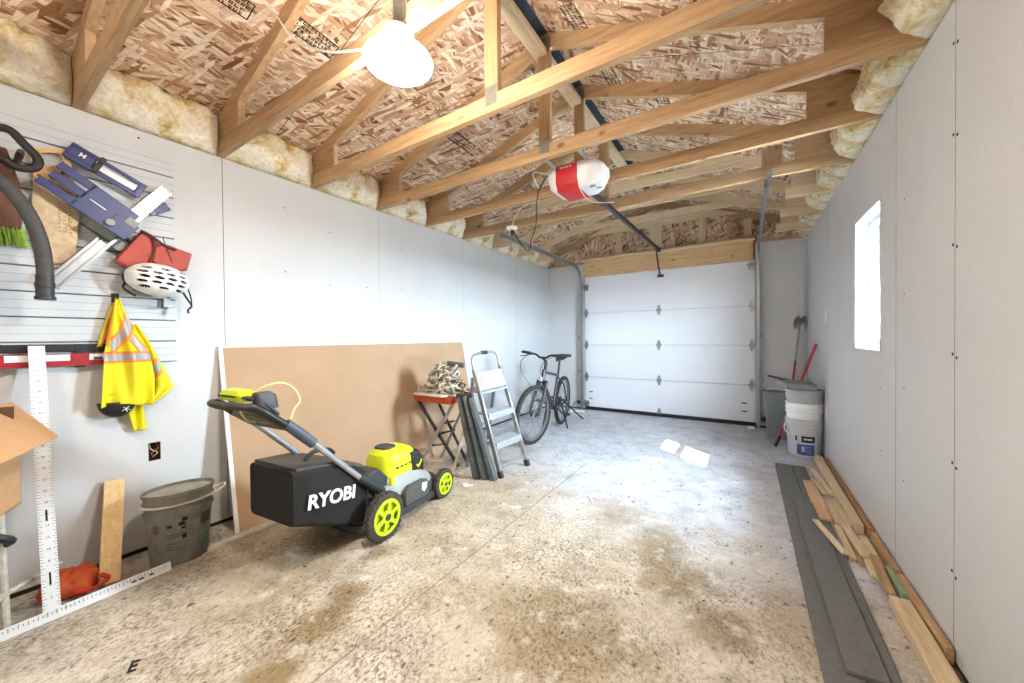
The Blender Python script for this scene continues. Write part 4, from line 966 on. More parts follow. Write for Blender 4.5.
q = MB(MM); q.tube([(-.26, .03, .14), (.26, .03, .14)], .010, 8); q.tube([(-.23, .66, .105), (.23, .66, .105)], .008, 8); q.build('axle', DARK, mw)
# grass bag
def bagsec(y, x0, x1, z0, z1, r=.03):
    out = []
    for (cx, cz, a0) in ((x1 - r, z1 - r, 0), (x0 + r, z1 - r, PI / 2), (x0 + r, z0 + r, PI), (x1 - r, z0 + r, 3 * PI / 2)):
        for i in range(5):
            a = a0 + PI / 2 * i / 4; out.append(V((cx + r * math.cos(a), y, cz + r * math.sin(a))))
    return out
BAGF = flat('black_bag_fabric', '#201f1e', .85, var=.5, scale=9, bump=.15)
bag = MB(MM).loft([bagsec(-.432, -.225, .120, .275, .520, .02), bagsec(-.44, -.243, .135, .258, .538), bagsec(-.40, -.248, .150, .245, .540), bagsec(-.25, -.245, .172, .185, .520), bagsec(-.10, -.225, .175, .125, .480), bagsec(-.02, -.20, .165, .10, .435), bagsec(-.01, -.17, .14, .13, .40, .02)]).build('grass_bag', BAGF, mw, ang=.9)
q = MB(MM); q.loft([bagsec(-.42, -.235, .135, .530, .550, .009), bagsec(-.20, -.235, .168, .500, .530, .012), bagsec(-.03, -.20, .16, .43, .458, .012)]); q.build('bag_lid', flat('grey_black_bag_top', '#4e4b46', .7, var=.3), bag)
q = MB(MM)
text_mb(q, 'RYOBI', .102, frame((.1745, -.245, .345), (.06, 1, -.135), (-.02, .135, 1)), .002, .0028, squash=.98)
q.build('lettering', flat('white_print', '#f1f1ee', .6, var=.05), bag, smooth=False)
MB(MM).tube(smoothpath([(.02, -.30, .545), (.02, -.25, .575), (.02, -.16, .565), (.02, -.12, .530)]), .012, 8).build('bag_handle', BLACK, bag)
# handle bars
for s in (1, -1):
    x = .19 * s
    MB(MM).tube([(x, .13, .21), (x, .05, .29), (x - .003 * s, -.08, .40)], [.026, .030, .026], 12).build('handle_bracket', DARK, mw)
    MB(MM).tube([(x - .003 * s, -.06, .380), (.172 * s, -.40, .715)] if s > 0 else [(x - .003 * s, -.06, .380), (.168 * s, -.50, .815)], .0165, 14).build('handle_bar', ALU, mw)
    if s > 0: MB(MM).tube([(.175 * s, -.355, .670), (.170 * s, -.43, .745), (.168 * s, -.49, .800)], [.026, .028, .024], 12).build('clamp_sleeve', flat('blue_grey_plastic', '#4d5566', .5), mw)
    MB(MM).tube(smoothpath([(.168 * s, -.47, .780), (.165 * s, -.54, .835), (.158 * s, -.60, .885), (.140 * s, -.64, .905)]), [.018] * 7 + [.020] * 12, 12).build('upper_arm', BLACK, mw)
MB(MM).tube(smoothpath([(.142, -.635, .903), (.10, -.675, .912), (0, -.69, .912), (-.10, -.675, .912), (-.142, -.635, .903)]), .0175, 12).build('grip', RUB, mw)
q = MB(MM); q.prism([(-.150, -.46, .775), (.150, -.46, .775), (.150, -.56, .855), (.06, -.58, .87), (-.06, -.58, .87), (-.150, -.56, .855)], (0, -.014, -.018)); q.build('console', flat('console_olive_grey', '#5d5b4c', .6), mw, bevel=.008)
q = MB(MM); q.lim(.02, .11, -.54, -.48, .80, .850); q.build('start_panel', GREY, mw, bevel=.01)
MB(MM).tube(smoothpath([(.160, -.52, .85), (.150, -.59, .925), (.10, -.640, .945), (0, -.65, .95), (-.10, -.640, .945), (-.150, -.59, .925), (-.160, -.52, .85)]), .009, 10).build('bail_lever', MDARK, mw)
q = MB(MM); q.loft([rrect(.01, -.615, .20, .07, .02, .925), rrect(.01, -.62, .20, .075, .03, .955), rrect(.01, -.62, .15, .06, .02, .975)]); q.build('start_button_housing', LIME, mw, ang=.6)
q = MB(MM); q.loft([rrect(.135, -.56, .05, .10, .02, .885), rrect(.135, -.57, .05, .10, .02, .945), rrect(.135, -.58, .04, .07, .015, .965)]); q.build('switch_pod', DARK, mw, ang=.6)
MB(MM).tube(smoothpath([(.11, -.60, .965), (.145, -.56, .995), (.165, -.50, 1.000), (.175, -.45, .965), (.178, -.425, .905), (.178, -.455, .865), (.176, -.47, .82)]), .0040, 8).build('yellow_cable', flat('pale_yellow_cable', '#e8dc92', .5), mw)
MB(MM).tube(smoothpath([(.03, -.60, .93), (.03, -.62, .88), (.01, -.58, .82), (-.02, -.52, .80)]), .004, 8).build('yellow_cable', flat('pale_yellow_cable', '#e8dc92', .5), mw)

# ================================================================== FOLDING STAND, CORD PILE, LADDER, SAWHORSE
st = thing('folding_stand', (-2.4, 2.55, 0), 'crossed metal leg folding stand with orange tray beyond the mower', 'stand')
ORT = flat('orange_tray', '#c4502a', .5, var=.35, scale=18)
q = MB(); q.loft([rrect(-2.425, 2.56, .46, .32, .02, .622), rrect(-2.425, 2.56, .49, .35, .03, .685), rrect(-2.425, 2.56, .47, .33, .025, .685), rrect(-2.425, 2.56, .44, .30, .02, .64)]); q.build('tray', ORT, st)
q = MB(); q.loft([rrect(-2.45, 2.42, .38, .10, .03, .683), rrect(-2.45, 2.42, .38, .10, .03, .697)]); q.build('tray_lip', flat('cream_plastic', '#ddd2bf', .6), st)
LEGM = flat('scuffed_leg_steel', '#b9b6b2', .45, .4, .35)
for (a, b, m_, r) in (((-2.662, 2.48, 0), (-2.24, 2.50, .620), LEGM, .015), ((-2.25, 2.50, 0), (-2.20, 2.70, .62), SPAT, .012), ((-2.66, 2.46, .62), (-2.28, 2.60, .0), DARK, .016), ((-2.62, 2.66, .62), (-2.27, 2.72, .0), DARK, .014), ((-2.60, 2.70, 0), (-2.24, 2.68, .620), LEGM, .013)):
    MB().bar(a, b, r * 2, r * 1.2, (0, 1, 0)).build('leg', m_, st, bevel=.003)
q = MB(); q.tube([(-2.47, 2.49, .30), (-2.40, 2.69, .31)], .010, 8); q.tube([(-2.40, 2.50, .41), (-2.40, 2.68, .40)], .010, 8); q.tube([(-2.56, 2.49, .18), (-2.50, 2.70, .16)], .010, 8); q.build('cross_bar', DARK, st)
# tangled pile of pale cord on the tray
q = MB(); rnd = random.Random(21)
for k in range(84):
    hgt = rnd.random() ** 1.3; r = rnd.uniform(.06, .13) * (1 - .35 * hgt); cx = -2.385 + rnd.uniform(-.16, .16) * (1 - .6 * hgt); cy = 2.56 + rnd.uniform(-.07, .06) * (1 - hgt); cz = .705 + .21 * hgt; tl = Euler((rnd.uniform(-.9, .9), rnd.uniform(-.9, .9), rnd.uniform(0, 6))).to_matrix(); m_ = rnd.choice((0, 0, 0, 1, 1, 2))
    pts = []; ph = rnd.uniform(0, 6)
    for i in range(26):
        a = 2 * PI * i / 26; p = V((cx, cy, cz)) + tl @ V((r * math.cos(a) * (1 + .18 * math.sin(3 * a + ph)), r * math.sin(a) * (.85 + .2 * math.cos(2 * a + ph)), .020 * math.sin(3 * a + ph)))
        pts.append(V((min(max(p.x, -2.63), -2.14), min(max(p.y, 2.42), 2.70), max(p.z, .665))))
    q.tube(pts, rnd.uniform(.0065, .010), 7, closed=True, mi=m_)
tag(q.build('cord_pile', [flat('pale_cord', '#d8d2c4', .7, var=.2), flat('grey_cord', '#7d7b78', .7), flat('tan_cord', '#b3a48d', .7)]), 'tangled pile of pale cord heaped on the orange tray', 'cord')
o = MB(); o.tube([(-2.37, 2.57, .972), (-2.22, 2.62, .952)], .024, 12); tag(o.build('rope_bundle', flat('dark_grey_bundle', '#55524e', .7)), 'dark grey roll lying on top of the cord pile', 'roll')
# step ladder
ld = thing('step_ladder', (-1.85, 2.75, 0), 'silver three-step ladder with looped top rail beside the orange tray', 'ladder')
foot = {-1: V((-1.775, 2.575, 0)), 1: V((-1.735, 2.955, 0))}; top = {-1: V((-2.055, 2.565, .92)), 1: V((-2.035, 2.945, .94))}
for s in (-1, 1):
    d = (top[s] - foot[s]).normalized(); q = MB(); q.bar(foot[s] + d * .02, top[s], .024, .040, (1, 0, .3)); r_ = q.build('front_rail', ALU, ld, bevel=.004)
    MB().bar(foot[s], foot[s] + d * .06, .032, .048, (1, 0, .3)).build('rubber_foot', DARK, r_, bevel=.004)
mid = (top[1] + top[-1]) / 2
MB().tube(smoothpath([top[-1] - V((0, 0, .02)), top[-1] + V((-.02, .006, .08)), top[-1] + V((-.035, .045, .128)), mid + V((-.04, 0, .140)), top[1] + V((-.035, -.045, .128)), top[1] + V((-.02, -.006, .08)), top[1] - V((0, 0, .02))]), .0125, 12).build('top_loop', ALU, ld)
MB().tube([mid + V((-.04, -.04, .140)), mid + V((-.04, .04, .140))], .018, 12).build('loop_grip', DARK, ld)
LPL = flat('ladder_step_grey', '#a3a8ad', .5, .2, .2)
def on(s, z): return foot[s] + (top[s] - foot[s]) * (z / .93)
for z in (.27, .52):
    a, b = on(-1, z) + V((0, .012, 0)), on(1, z) - V((0, .012, 0)); q = MB()
    q.prism([a + V((.03, 0, .0)), b + V((.03, 0, .0)), b + V((-.10, 0, .012)), a + V((-.10, 0, .012))], (0, 0, .018))
    q.prism([a + V((.032, 0, -.035)), b + V((.032, 0, -.035)), b + V((.028, 0, .022)), a + V((.028, 0, .022))], (-.010, 0, 0))
    for k in range(5):
        x = .02 - .024 * k; zz = .020 + .0022 * k; q.bar(a + V((x, .01, zz)), b + V((x, -.01, zz)), .006, .004)
    q.build('step', LPL, ld, bevel=.002)
a, b = on(-1, .72) + V((0, .012, 0)), on(1, .72) - V((0, .012, 0)); q = MB(); q.prism([a + V((.02, 0, -.01)), b + V((.02, 0, -.01)), b + V((-.17, 0, .01)), a + V((-.17, 0, .01))], (0, 0, .022)); q.build('platform', LPL, ld, bevel=.003)
a, b = on(-1, .745), on(1, .745); a2, b2 = on(-1, .895), on(1, .895); q = MB(); q.prism([a + V((.008, .014, 0)), b + V((.008, -.014, 0)), b2 + V((.008, -.014, 0)), a2 + V((.008, .014, 0))], (-.012, 0, 0)); tr_ = q.build('tool_tray_panel', flat('white_tray_panel', '#e6e7ea', .5, var=.05), ld, bevel=.002)
q = MB(); pd = (b - a).normalized(); pu = (a2 - a).normalized()
def rct(u0, u1, v0, v1, mi):
    q.prism([a + V((.0092, 0, 0)) + pd * u + pu * v for u, v in ((u0, v0), (u1, v0), (u1, v1), (u0, v1))], (.0006, 0, 0), mi)
rct(.03, .085, .025, .125, 0)
for k in range(5): rct(.11, .25 - .02 * (k % 2), .03 + .02 * k, .036 + .02 * k, 1)
q.build('warning_label', [flat('label_pink_red', '#dc8f8f', .6), flat('label_grey_text', '#b4b4b8', .6)], tr_, smooth=False)
MB().tube([on(-1, .09) + V((0, .01, 0)), on(1, .09) - V((0, .01, 0))], .009, 8).build('brace_bar', ALU, ld)
for s in (-1, 1):
    q = MB(); q.bar(V((-2.20, 2.63 if s < 0 else 2.92, 0)), top[s] + V((-.03, -s * .02, -.07)), .020, .030, (1, 0, .3)); q.build('rear_leg', STEEL, ld, bevel=.003)
for z in (.15, .38): 
    t_ = z / .86; x = -2.20 + (-2.085 + 2.20) * t_; MB().tube([(x, 2.625, z), (x, 2.92, z)], .008, 8).build('rear_brace', STEEL, ld)
# dark folded plastic sawhorse leaning by the ladder
sh2 = thing('folded_sawhorse', (-1.93, 2.5, 0), 'dark grey ribbed folded sawhorse leaning on the ladder', 'sawhorse')
SHG = flat('sawhorse_dark_grey', '#54595a', .55, var=.25)
for k, (b_, t_) in enumerate((((-1.955, 2.470, 0), (-2.125, 2.450, .690)), ((-1.885, 2.490, 0), (-2.075, 2.465, .700)), ((-1.815, 2.515, 0), (-2.025, 2.480, .690)))):
    b_, t_ = V(b_), V(t_); q = MB(); dv = (t_ - b_).normalized(); fd = V((.45, -.89, 0)); sd = V((.89, .45, 0)); rings = []
    for f, w_, th in ((0, .034, .034), (.02, .036, .040), (.25, .034, .046), (.26, .031, .040), (.62, .029, .040), (.63, .031, .046), (.97, .024, .04), (1.0, .02, .03)):
        p = b_ + (t_ - b_) * f; rings.append([p + sd * w_ + fd * th * .4, p + sd * w_ * .5 + fd * th, p - sd * w_ * .5 + fd * th, p - sd * w_ + fd * th * .4, p - sd * w_ - fd * .01, p + sd * w_ - fd * .01])
    q.loft(rings); q.v = [V((p.x, p.y, max(p.z, 0))) for p in q.v]
    q.build('leg_panel', SHG, sh2, ang=.5)
MB().bar((-2.150, 2.440, .695), (-2.005, 2.490, .695), .045, .045).build('hinge_block', DARK, sh2, bevel=.006)

# ================================================================== BICYCLE
def BIKE():
    F_ = V((-2.00, 3.58, 0)); Rr = V((-2.165, 4.63, 0)); fw = (F_ - Rr).normalized(); ang = math.atan2(fw.y, fw.x)
    M = Matrix.Translation(Rr) @ Matrix.Rotation(ang, 4, 'Z') @ Matrix.Rotation(math.radians(-3), 4, 'X')
    bk = thing('bicycle', (-2.05, 4.1, 0), 'dark mountain bicycle facing the camera by the left wall', 'bicycle')
    FR = flat('dark_plum_frame', '#3a2636', .35, .1, .1); R = .335; WB = 1.06
    BT = flat('tyre_black', '#33312f', .85, var=.35, scale=60); CH = flat('dull_rim', '#8b8b8c', .4, .6, .2)
    def bwheel(Mw):
        wl_ = MB(Mw).lathe([(R - .045, -.018), (R - .02, -.026), (R - .006, -.018), (R, 0), (R - .006, .018), (R - .02, .026), (R - .045, .018)], (0, 0, 0), (0, 1, 0), 60, closed=True).build('wheel', BT, bk)
        MB(Mw).lathe([(R - .064, -.010), (R - .044, -.014), (R - .044, .014), (R - .064, .010)], (0, 0, 0), (0, 1, 0), 60, closed=True).build('rim', CH, wl_)
        q = MB(Mw)
        for k in range(28):
            a = 2 * PI * k / 28; s = 1 if k % 2 else -1; a0 = a + (.9 if k % 4 < 2 else -.9)
            q.tube([(.024 * math.cos(a0), s * .028, .024 * math.sin(a0)), ((R - .06) * math.cos(a), 0, (R - .06) * math.sin(a))], .0014, 4)
        q.build('spokes', STEEL, wl_)
        MB(Mw).lathe([(.010, -.055), (.010, -.035), (.027, -.033), (.027, -.026), (.014, -.02), (.014, .02), (.027, .026), (.027, .033), (.010, .035), (.010, .055)], (0, 0, 0), (0, 1, 0), 16).build('hub', DARK, wl_)
        q = MB(Mw); q.lathe([(.078, .038), (.078, .040), (.045, .040), (.045, .038)], (0, 0, 0), (0, 1, 0), 30, closed=True)
        for k in range(5):
            a = 2 * PI * k / 5; q.bar((.015 * math.cos(a), .039, .015 * math.sin(a)), (.05 * math.cos(a + .4), .039, .05 * math.sin(a + .4)), .008, .002, (0, 1, 0))
        q.build('brake_disc', STEEL, wl_)
    steer = Matrix.Translation((WB - .14, 0, 0)) @ Matrix.Rotation(math.radians(-15), 4, 'Z') @ Matrix.Translation((-(WB - .14), 0, 0))
    MS = M @ steer
    bwheel(MS @ Matrix.Translation((WB, 0, R))); bwheel(M @ Matrix.Translation((0, 0, R)))
    hl, hu = V((WB - .155, 0, .70)), V((WB - .20, 0, .83)); bb = V((.44, 0, .31)); stp = V((.28, 0, .74))
    q = MB(M); q.tube([hl, hu], .024, 12); q.tube([hu - V((0, 0, .025)), stp - V((0, 0, .03))], .018, 12); q.tube([hl + V((0, 0, .02)), bb], .022, 12); q.tube([bb, stp], .018, 12)
    for s in (-1, 1): q.tube([bb + V((0, s * .03, 0)), V((.25, s * .045, .31)), V((0, s * .06, R))], .011, 8); q.tube([stp - V((0, 0, .05)), V((.16, s * .05, .58)), V((0, s * .06, R))], .010, 8)
    q.tube([bb - V((0, .045, 0)), bb + V((0, .045, 0))], .026, 12); q.build('frame', FR, bk)
    q = MB(MS)
    for s in (-1, 1): q.tube([V((WB - .115, s * .062, .60)), V((WB - .01, s * .062, R))], [.018, .015], 10); q.tube([V((WB - .15, s * .062, .70)), V((WB - .10, s * .062, .555))], .016, 10)
    q.tube([V((WB - .15, -.07, .695)), V((WB - .15, .07, .695))], .020, 10); q.tube([V((WB - .115, -.06, .62)), V((WB - .09, 0, .68)), V((WB - .115, .06, .62))], .012, 8); q.build('fork', DARK, bk)
    hc = hu + V((.03, 0, .13)); q = MB(MS); q.tube([hu, hu + V((-.012, 0, .10))], .018, 10); q.tube([hu + V((-.01, 0, .09)), hc + V((.03, 0, .015))], .016, 10); q.build('stem', BLACK, bk)
    hbz = hc + V((.03, 0, .015)); q = MB(MS); q.tube(smoothpath([hbz + V((-.05, -.33, .045)), hbz + V((-.02, -.20, .04)), hbz + V((0, -.10, .03)), hbz + V((0, -.04, 0)), hbz + V((0, .04, 0)), hbz + V((0, .10, .03)), hbz + V((-.02, .20, .04)), hbz + V((-.05, .33, .045))]), .0125, 10); hbar = q.build('handlebar', BLACK, bk)
    for s in (-1, 1):
        MB(MS).tube([hbz + V((-.028, s * .215, .041)), hbz + V((-.05, s * .335, .045))], .0175, 10).build('grip', RUB, hbar)
        q = MB(MS); q.box(hbz + V((.005, s * .17, .035)), (.035, .03, .03)); q.tube(smoothpath([hbz + V((.02, s * .18, .03)), hbz + V((.05, s * .22, .012)), hbz + V((.035, s * .30, .0))]), .006, 8); q.build('brake_lever', BLACK, hbar, bevel=.003)
    q = MB(MS); q.tube(smoothpath([hbz + V((.03, -.17, .03)), hbz + V((.15, -.20, -.05)), hbz + V((.15, -.17, -.20)), V((WB - .06, -.08, .60)), V((WB, -.066, .40))]), .0035, 6); q.tube(smoothpath([hbz + V((.03, .17, .03)), hbz + V((.12, .10, -.04)), hbz + V((.09, .03, -.14)), hl + V((.03, .02, .04))]), .0035, 6); q.build('brake_cable', BLACK, bk)
    MB(MS).box(hl + V((.045, 0, .03)), (.02, .04, .05)).build('reflector', flat('clear_reflector', '#d5d8dc', .2), bk, bevel=.004)
    MB(M).tube([stp - V((0, 0, .06)), stp + V((-.05, 0, .16))], .0145, 10).build('seat_post', BLACK, bk)
    sc_ = stp + V((-.055, 0, .185)); q = MB(M); rings = []
    for f, w_, zz in ((-.14, .045, .012), (-.12, .070, .016), (-.06, .072, .012), (.02, .040, .004), (.10, .022, 0), (.145, .012, -.006)):
        rings.append([sc_ + V((f, w_ * math.cos(a), zz + (.020 * math.sin(a) if math.sin(a) > 0 else .028 * math.sin(a)))) for a in [2 * PI * i / 14 for i in range(14)]])
    q.loft(rings); q.build('saddle', BLACK, bk)
    q = MB(M); q.lathe([(.085, -.003), (.092, -.003), (.092, .003), (.085, .003)], bb + V((0, -.055, 0)), (0, 1, 0), 36, closed=True)
    for k in range(5):
        a = 2 * PI * k / 5; q.bar(bb + V((0, -.055, 0)), bb + V((.088 * math.cos(a), -.055, .088 * math.sin(a))), .012, .004, (0, 1, 0))
    q.build('chainring', STEEL, bk)
    for s, a in ((-1, .6), (1, .6 + PI)):
        e_ = bb + V((.17 * math.cos(a), s * .085, .17 * math.sin(a))); cr_ = MB(M).bar(bb + V((0, s * .07, 0)), e_, .022, .012, (0, 1, 0)).build('crank_arm', DARK, bk, bevel=.002)
        MB(M).box(e_ + V((0, s * .06, 0)), (.09, .09, .016)).build('pedal', BLACK, cr_, bevel=.003)
    q = MB(M); q.tube([bb + V((0, -.055, .09)), V((0, -.05, R + .04))], .004, 6); q.tube([bb + V((0, -.055, -.09)), V((.0, -.05, R - .10))], .004, 6); q.build('chain', DARK, bk)
    q = MB(M); q.box((-.01, -.055, R - .05), (.03, .03, .10)); q.lathe([(.05, -.04), (.05, -.030), (.025, -.028)], (0, 0, R), (0, 1, 0), 20); q.build('derailleur', DARK, bk)
BIKE()
sd_ = thing('bicycle_stand', (-2.17, 4.40, 0), 'black splayed leg stand under the rear of the bicycle', 'stand')
for (x, y) in ((-1.98, 4.42), (-2.25, 4.22), (-2.02, 5.05)): MB().tube([(-2.17 + (.085 if x > -2.1 else -.085), 4.42, .40), (x, y, .006)], .011, 8).build('leg', BLACK, sd_)
MB().bar((-2.26, 4.42, .40), (-2.08, 4.42, .40), .05, .02).build('stand_head', DARK, sd_, bevel=.004)

# ================================================================== RIGHT BACK CORNER
def pail(name, c, z0, h, r0, r1, mat, label, group=None):
    t = thing(name, (c[0], c[1], z0), label, 'bucket', group)
    MB().lathe([(r0 * .96, 0), (r0, .004), (r1 * .985, h * .74), (r1 * 1.045, h * .745), (r1 * 1.045, h * .775), (r1, h * .78), (r1, h * .84), (r1 * 1.05, h * .845), (r1 * 1.05, h * .875), (r1 * 1.01, h * .88), (r1 * 1.015, h * .97), (r1 * 1.06, h * .975), (r1 * 1.06, h), (r1 * .97, h), (r0 * .95, .01), (.001, .01)], (c[0], c[1], z0), n=44).build('pail_body', mat, t, ang=.5)
    return t
PC = (.487, 4.665)
PLG = flat('pale_grey_pail', '#c6cacf', .45, var=.12); PWH = flat('white_pail', '#eef0f3', .4, var=.04); PTR = flat('translucent_grey_pail', '#b3b9bd', .4, var=.2)
b1_ = pail('plastic_bucket', PC, 0, .375, .128, .146, PLG, 'bottom grey bucket with black and blue label by right wall', 'stacked buckets in the right corner')
def pail_label(th0, th1, z0, z1, mat, k, dr=.0015):
    q = MB()
    def P(u, v):
        th = th0 + (th1 - th0) * u; z = z0 + (z1 - z0) * v; r = .128 + (.1438 - .128) * z / .2775 + dr; return (PC[0] + r * math.cos(th), PC[1] + r * math.sin(th), z)
    return q.grid(P, 12, 4).build(k, mat, b1_, solid=.0008)
th = math.atan2(-PC[1], -PC[0])
l1 = pail_label(th - .15, th + .62, .155, .215, INK, 'label'); l2 = pail_label(th - .42, th + .62, .03, .135, flat('blue_label', '#3f5a9e', .5, var=.2, scale=50), 'label')
pail_label(th - .50, th - .40, .165, .215, INK, 'label')
for i in range(5): pail_label(th + .0 + .10 * i, th + .07 + .10 * i, .178, .195, PWH, 'print_mark', .0032)
pail_label(th - .15, th + .05, .06, .11, flat('light_blue_print', '#aebfe0', .5), 'print_mark', .0032)
for i in range(4): pail_label(th + .12, th + .55 - .06 * i, .05 + .02 * i, .054 + .02 * i, flat('light_blue_print', '#aebfe0', .5), 'print_mark', .0032)
MB().tube(smoothpath([(PC[0] - .152, PC[1] - .02, .31), (PC[0] - .165, PC[1] - .06, .27), (PC[0] - .15, PC[1] - .085, .235), (PC[0] - .13, PC[1] - .075, .22)]), .004, 6).build('bail_handle', PWH, b1_)
b2_ = pail('plastic_bucket', PC, .155, .375, .126, .146, PWH, 'middle white bucket nested in the stack by right wall', 'stacked buckets in the right corner')
b3_ = pail('plastic_bucket', PC, .285, .375, .126, .146, PTR, 'top translucent grey bucket of the stack under the dustpan', 'stacked buckets in the right corner')
dp = thing('dustpan', (PC[0], PC[1], .66), 'grey dustpan lying upside down across the bucket stack', 'dustpan')
DPG = flat('dustpan_grey', '#84898b', .5, var=.2)
q = MB(); base = V((PC[0] - .02, PC[1] + .0, .664)); pts = [(-.20, .16), (-.13, -.12), (.10, -.15), (.125, -.02), (.09, .13), (-.02, .17)]
q.loft([[base + V((x, y, 0 + .02 * (-x + .1))) for x, y in pts], [base + V((x * .95, y * .95, .05 + .03 * (-x + .1))) for x, y in pts], [base + V((x * .7, y * .7, .068 + .04 * (-x + .1))) for x, y in pts]]); q.build('pan', DPG, dp, bevel=.006)
MB().bar(base + V((-.10, .06, .072)), base + V((-.26, .26, .095)), .035, .02).build('pan_handle', DARK, dp, bevel=.006)
# grey bin behind
bn = thing('waste_bin', (.33, 5.33, 0), 'tall grey tapered waste bin behind the bucket stack', 'bin')
BNG = flat('bin_grey', '#7f8589', .45, var=.12)
MB().loft([rrect(.33, 5.33, .24, .22, .05, 0), rrect(.33, 5.33, .245, .225, .05, .006), rrect(.33, 5.33, .31, .29, .06, .53), rrect(.33, 5.33, .33, .31, .06, .532), rrect(.33, 5.33, .33, .31, .06, .55), rrect(.33, 5.33, .30, .28, .055, .55), rrect(.33, 5.33, .23, .21, .045, .02)]).build('bin_body', BNG, bn, ang=.5)
MB().box((.29, 5.205, .46), (.014, .012, .11), R=Matrix.Rotation(-.13, 3, 'X')).build('bin_latch', INK, bn, bevel=.003)
rg_ = thing('cleaning_rag', (.29, 5.27, .56), 'pale crumpled rag draped over the grey bin rim', 'rag')
MB().grid(lambda u, v: (.19 + .26 * u, 5.17 + .24 * v, 0.578 + .02 * noise.noise((u * 4, v * 4, 2)) + .03 * math.sin(PI * u) * math.sin(PI * v)), 16, 14).build('rag_cloth', flat('rag_white', '#d6d8da', .85, var=.25), rg_, solid=.006, ang=3)
# brush pole upside down in the bin, mop head up
mp_ = thing('floor_mop', (.45, 5.40, .3), 'upturned mop with red and silver pole and stringy grey head', 'mop')
p0, p1 = V((.40, 5.36, .06)), V((.548, 5.61, 1.33)); pm = p0 + (p1 - p0) * .66
MB().tube([p0, pm], .012, 10).build('red_pole', flat('magenta_red_paint', '#b0213f', .4), mp_); MB().tube([pm, p1], .010, 10).build('silver_pole', STEEL, mp_)
q = MB(); rnd = random.Random(9)
for k in range(26):
    a = rnd.uniform(0, 2 * PI); r = rnd.uniform(.03, .075); c_ = p1 + V((0, 0, .03))
    q.tube(smoothpath([c_ + V((0, 0, -.04)), c_ + V((r * .6 * math.cos(a), r * .5 * math.sin(a), .05)), c_ + V((r * math.cos(a), r * .7 * math.sin(a), rnd.uniform(-.02, .08))), c_ + V((r * 1.1 * math.cos(a), r * .7 * math.sin(a), rnd.uniform(-.10, .02)))], 4), .005, 5)
q.build('mop_head', flat('mop_grey', '#6d7074', .8, var=.3), mp_)
rdp = thing('red_pole_tool', (.29, 4.96, 0), 'slanted red pole tool standing in front of the grey bin', 'broom')
a_, b_ = V((.270, 4.86, .03)), V((.626, 5.02, 1.105))
q = MB(); q.tube([a_, b_], .0135, 12); q.build('pole', flat('magenta_red_paint', '#b0213f', .4), rdp)
q = MB(); q.tube([b_ - (b_ - a_) * .03, b_ + (b_ - a_) * .004], .015, 12); q.build('pole_tip', RED, rdp)
q = MB(); q.bar(a_ + V((-.01, 0, -.028)), a_ + V((.03, .015, .09)), .04, .025); q.v = [V((p.x, p.y, max(p.z, 0))) for p in q.v]; q.build('pole_socket', BLACK, rdp, bevel=.004)
for lab, x in (('small white plastic block on the floor at the door track foot', .05),):
    tag(MB().box((x, 5.62, .016), (.075, .05, .032)).build('floor_block', WHITE, bevel=.006), lab, 'block')
o = MB(); o.box((-2.30, 5.52, .012), (.24, .05, .024), rz=.35); tag(o.build('floor_block', WHITE, bevel=.005), 'white strip on the floor below the left door track', 'block')

# ================================================================== PLANKS AND LUMBER ON THE FLOOR
PLK = flat('grey_composite', '#6f6f6d', .8, var=.3, scale=45, bump=.1)
G = 'grey composite planks on the floor'
def plank(x0, x1, y0, y1, z0, lab, rz=0.0):
    q = MB(); q.box(((x0 + x1) / 2, (y0 + y1) / 2, z0 + .0095), (x1 - x0, y1 - y0, .019), rz=rz); return tag(q.build('composite_plank', PLK, bevel=.003), lab, 'plank', G)
plank(.224, .345, 1.30, 4.18, 0, 'leftmost flat grey plank, edge towards open floor'); plank(.349, .445, 1.30, 4.18, 0, 'flat grey plank nearest the lumber pile')
plank(.283, .398, 1.690, 3.25, .0195, 'shorter grey plank lying on top of the other two', .012)
def lumber(name, p0, p1, w_, h_, lab, mat, cat='board', group='lumber and offcuts along the right wall', up=(0, 0, 1)):
    q = MB(); q.bar(p0, p1, w_, h_, up); q.v = [V((min(p.x, XR - .001), p.y, max(p.z, .0005))) for p in q.v]
    return tag(q.build(name, mat, bevel=.003), lab, cat, group)
WY = WOOD['y']; PY = PALE['y']
lumber('stud_board', (.570, 2.97, .030), (.574, 4.48, .030), .050, .058, 'long pale stud with end grain showing, far half of the wall', PY)
lumber('stud_board', (.617, 2.93, .032), (.622, 4.40, .032), .028, .062, 'long dark-ended board pressed to wall behind pale stud', m_wood('darker_lumber', '#b98d5c', '#8d6238', 'y'))
lumber('stud_board', (.621, 2.50, .030), (.620, 2.90, .028), .026, .058, 'short stained stud against wall, halfway along', WY)
lumber('green_board', (.594, 2.30, .025), (.594, 2.54, .025), .024, .048, 'short green treated board between the two near studs', flat('green_treated_wood', '#8fa287', .75, var=.2))
lumber('stud_board', (.566, 1.20, .024), (.566, 2.26, .024), .070, .046, 'thick pale stud nearest the camera, by right wall', PY)
lumber('stud_board', (.621, 1.96, .034), (.616, 2.45, .034), .024, .062, 'stud on edge between near stud and wall', WY)
lumber('flat_offcut', (.420, 3.02, .0295), (.420, 3.74, .0295), .075, .016, 'reddish flat offcut lying on the grey planks', m_wood('reddish_offcut', '#d9b48c', '#c49468', 'y'))
lumber('strip_offcut', (.440, 2.56, .0470), (.362, 2.93, .0480), .032, .014, 'diagonal thin strip lying across the shorter grey plank', PY)
lumber('flat_offcut', (.492, 3.01, .012), (.482, 3.42, .012), .045, .022, 'pale offcut right of the reddish offcut, far pair', PY)
lumber('flat_offcut', (.535, 3.03, .012), (.522, 3.40, .012), .036, .022, 'pale offcut beside long stud, far pair', PY)
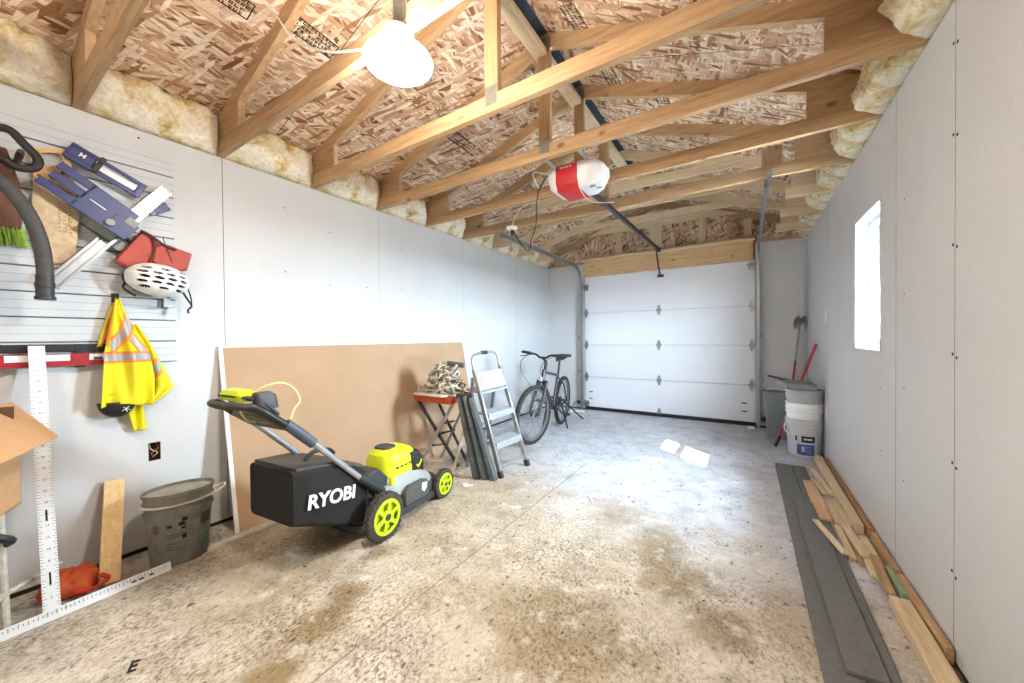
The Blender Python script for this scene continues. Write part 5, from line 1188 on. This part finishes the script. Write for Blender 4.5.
lumber('strip_offcut', (.476, 2.60, .010), (.474, 3.00, .010), .034, .018, 'pale strip beside plank edge, near cluster', PY)
lumber('strip_offcut', (.504, 2.56, .010), (.500, 2.97, .010), .018, .018, 'narrow strip second from plank edge, near cluster', WY)
lumber('flat_offcut', (.530, 2.62, .030), (.510, 3.00, .030), .040, .018, 'raised pale offcut on top of the near cluster', PY)
lumber('flat_offcut', (.538, 2.46, .011), (.540, 2.86, .011), .040, .020, 'pale offcut at the bottom of near cluster, middle', PY)
lumber('flat_offcut', (.580, 2.50, .011), (.572, 2.90, .011), .040, .020, 'pale offcut closest to the wall in near cluster', PY)
lumber('strip_offcut', (.548, 2.29, .032), (.560, 2.62, .045), .034, .020, 'tilted narrow offcut pointing at near stud', WY)
lumber('flat_offcut', (.488, 3.55, .010), (.472, 3.86, .010), .034, .018, 'small far offcut left of the long stud', PY)
lumber('flat_offcut', (.530, 3.56, .010), (.520, 3.98, .010), .030, .018, 'small far offcut touching the long stud', PY)
lumber('flat_offcut', (.500, 3.92, .010), (.492, 4.16, .010), .030, .018, 'farthest small offcut near the buckets', PY)
# loose crumbs on the slab and the painted letter
q = MB(); rnd = random.Random(33)
for k in range(260):
    x = rnd.uniform(-2.3, .55); y = rnd.uniform(.9, 4.6) ** 1.0; s = rnd.uniform(.0015, .006)
    if .2 < x < .62 and y > 1.2: continue
    q.box((x, y, s * .25), (s * rnd.uniform(.6, 2.4), s, s * .5), rz=rnd.uniform(0, 6))
tag(q.build('debris', flat('dirt_crumb', '#54452f', .9, var=.4), smooth=False), 'dark crumbs of dirt scattered across the slab', 'dirt', kind='stuff')
for k, (x, y, r, lab) in enumerate(((-1.93, 2.30, .5, 'white paper scrap on floor beside mower front wheel'),)):
    q = MB(); q.grid(lambda u, v: (x + (u - .5) * .09, y + (v - .5) * .05 + .01 * math.sin(u * 9), .004 + .004 * math.sin(u * 7 + v * 5)), 8, 6); tag(q.build('paper_scrap', WHITE, solid=.001), lab, 'paper')
q = MB(); q.grid(lambda u, v: (-2.30 + (u - .5) * .10 * (1 - .3 * v), 2.42 + (v - .5) * .05, .012 + .010 * math.sin(u * 6 + v * 4)), 10, 6); tag(q.build('dry_leaf', flat('dry_leaf_brown', '#7a4a20', .8), solid=.002), 'crumpled brown leaf on floor under the folding stand', 'leaf')
q = MB(); text_mb(q, 'E', 1.0, Matrix(((0.0274, -0.0750, 0, -1.9170), (0.0484, 0.0333, 0, 0.3630), (0, 0, .02, .001), (0, 0, 0, 1))), .02, .03); tag(q.build('floor_letter', INK, smooth=False), 'black letter E printed on the slab in the foreground', 'letter')
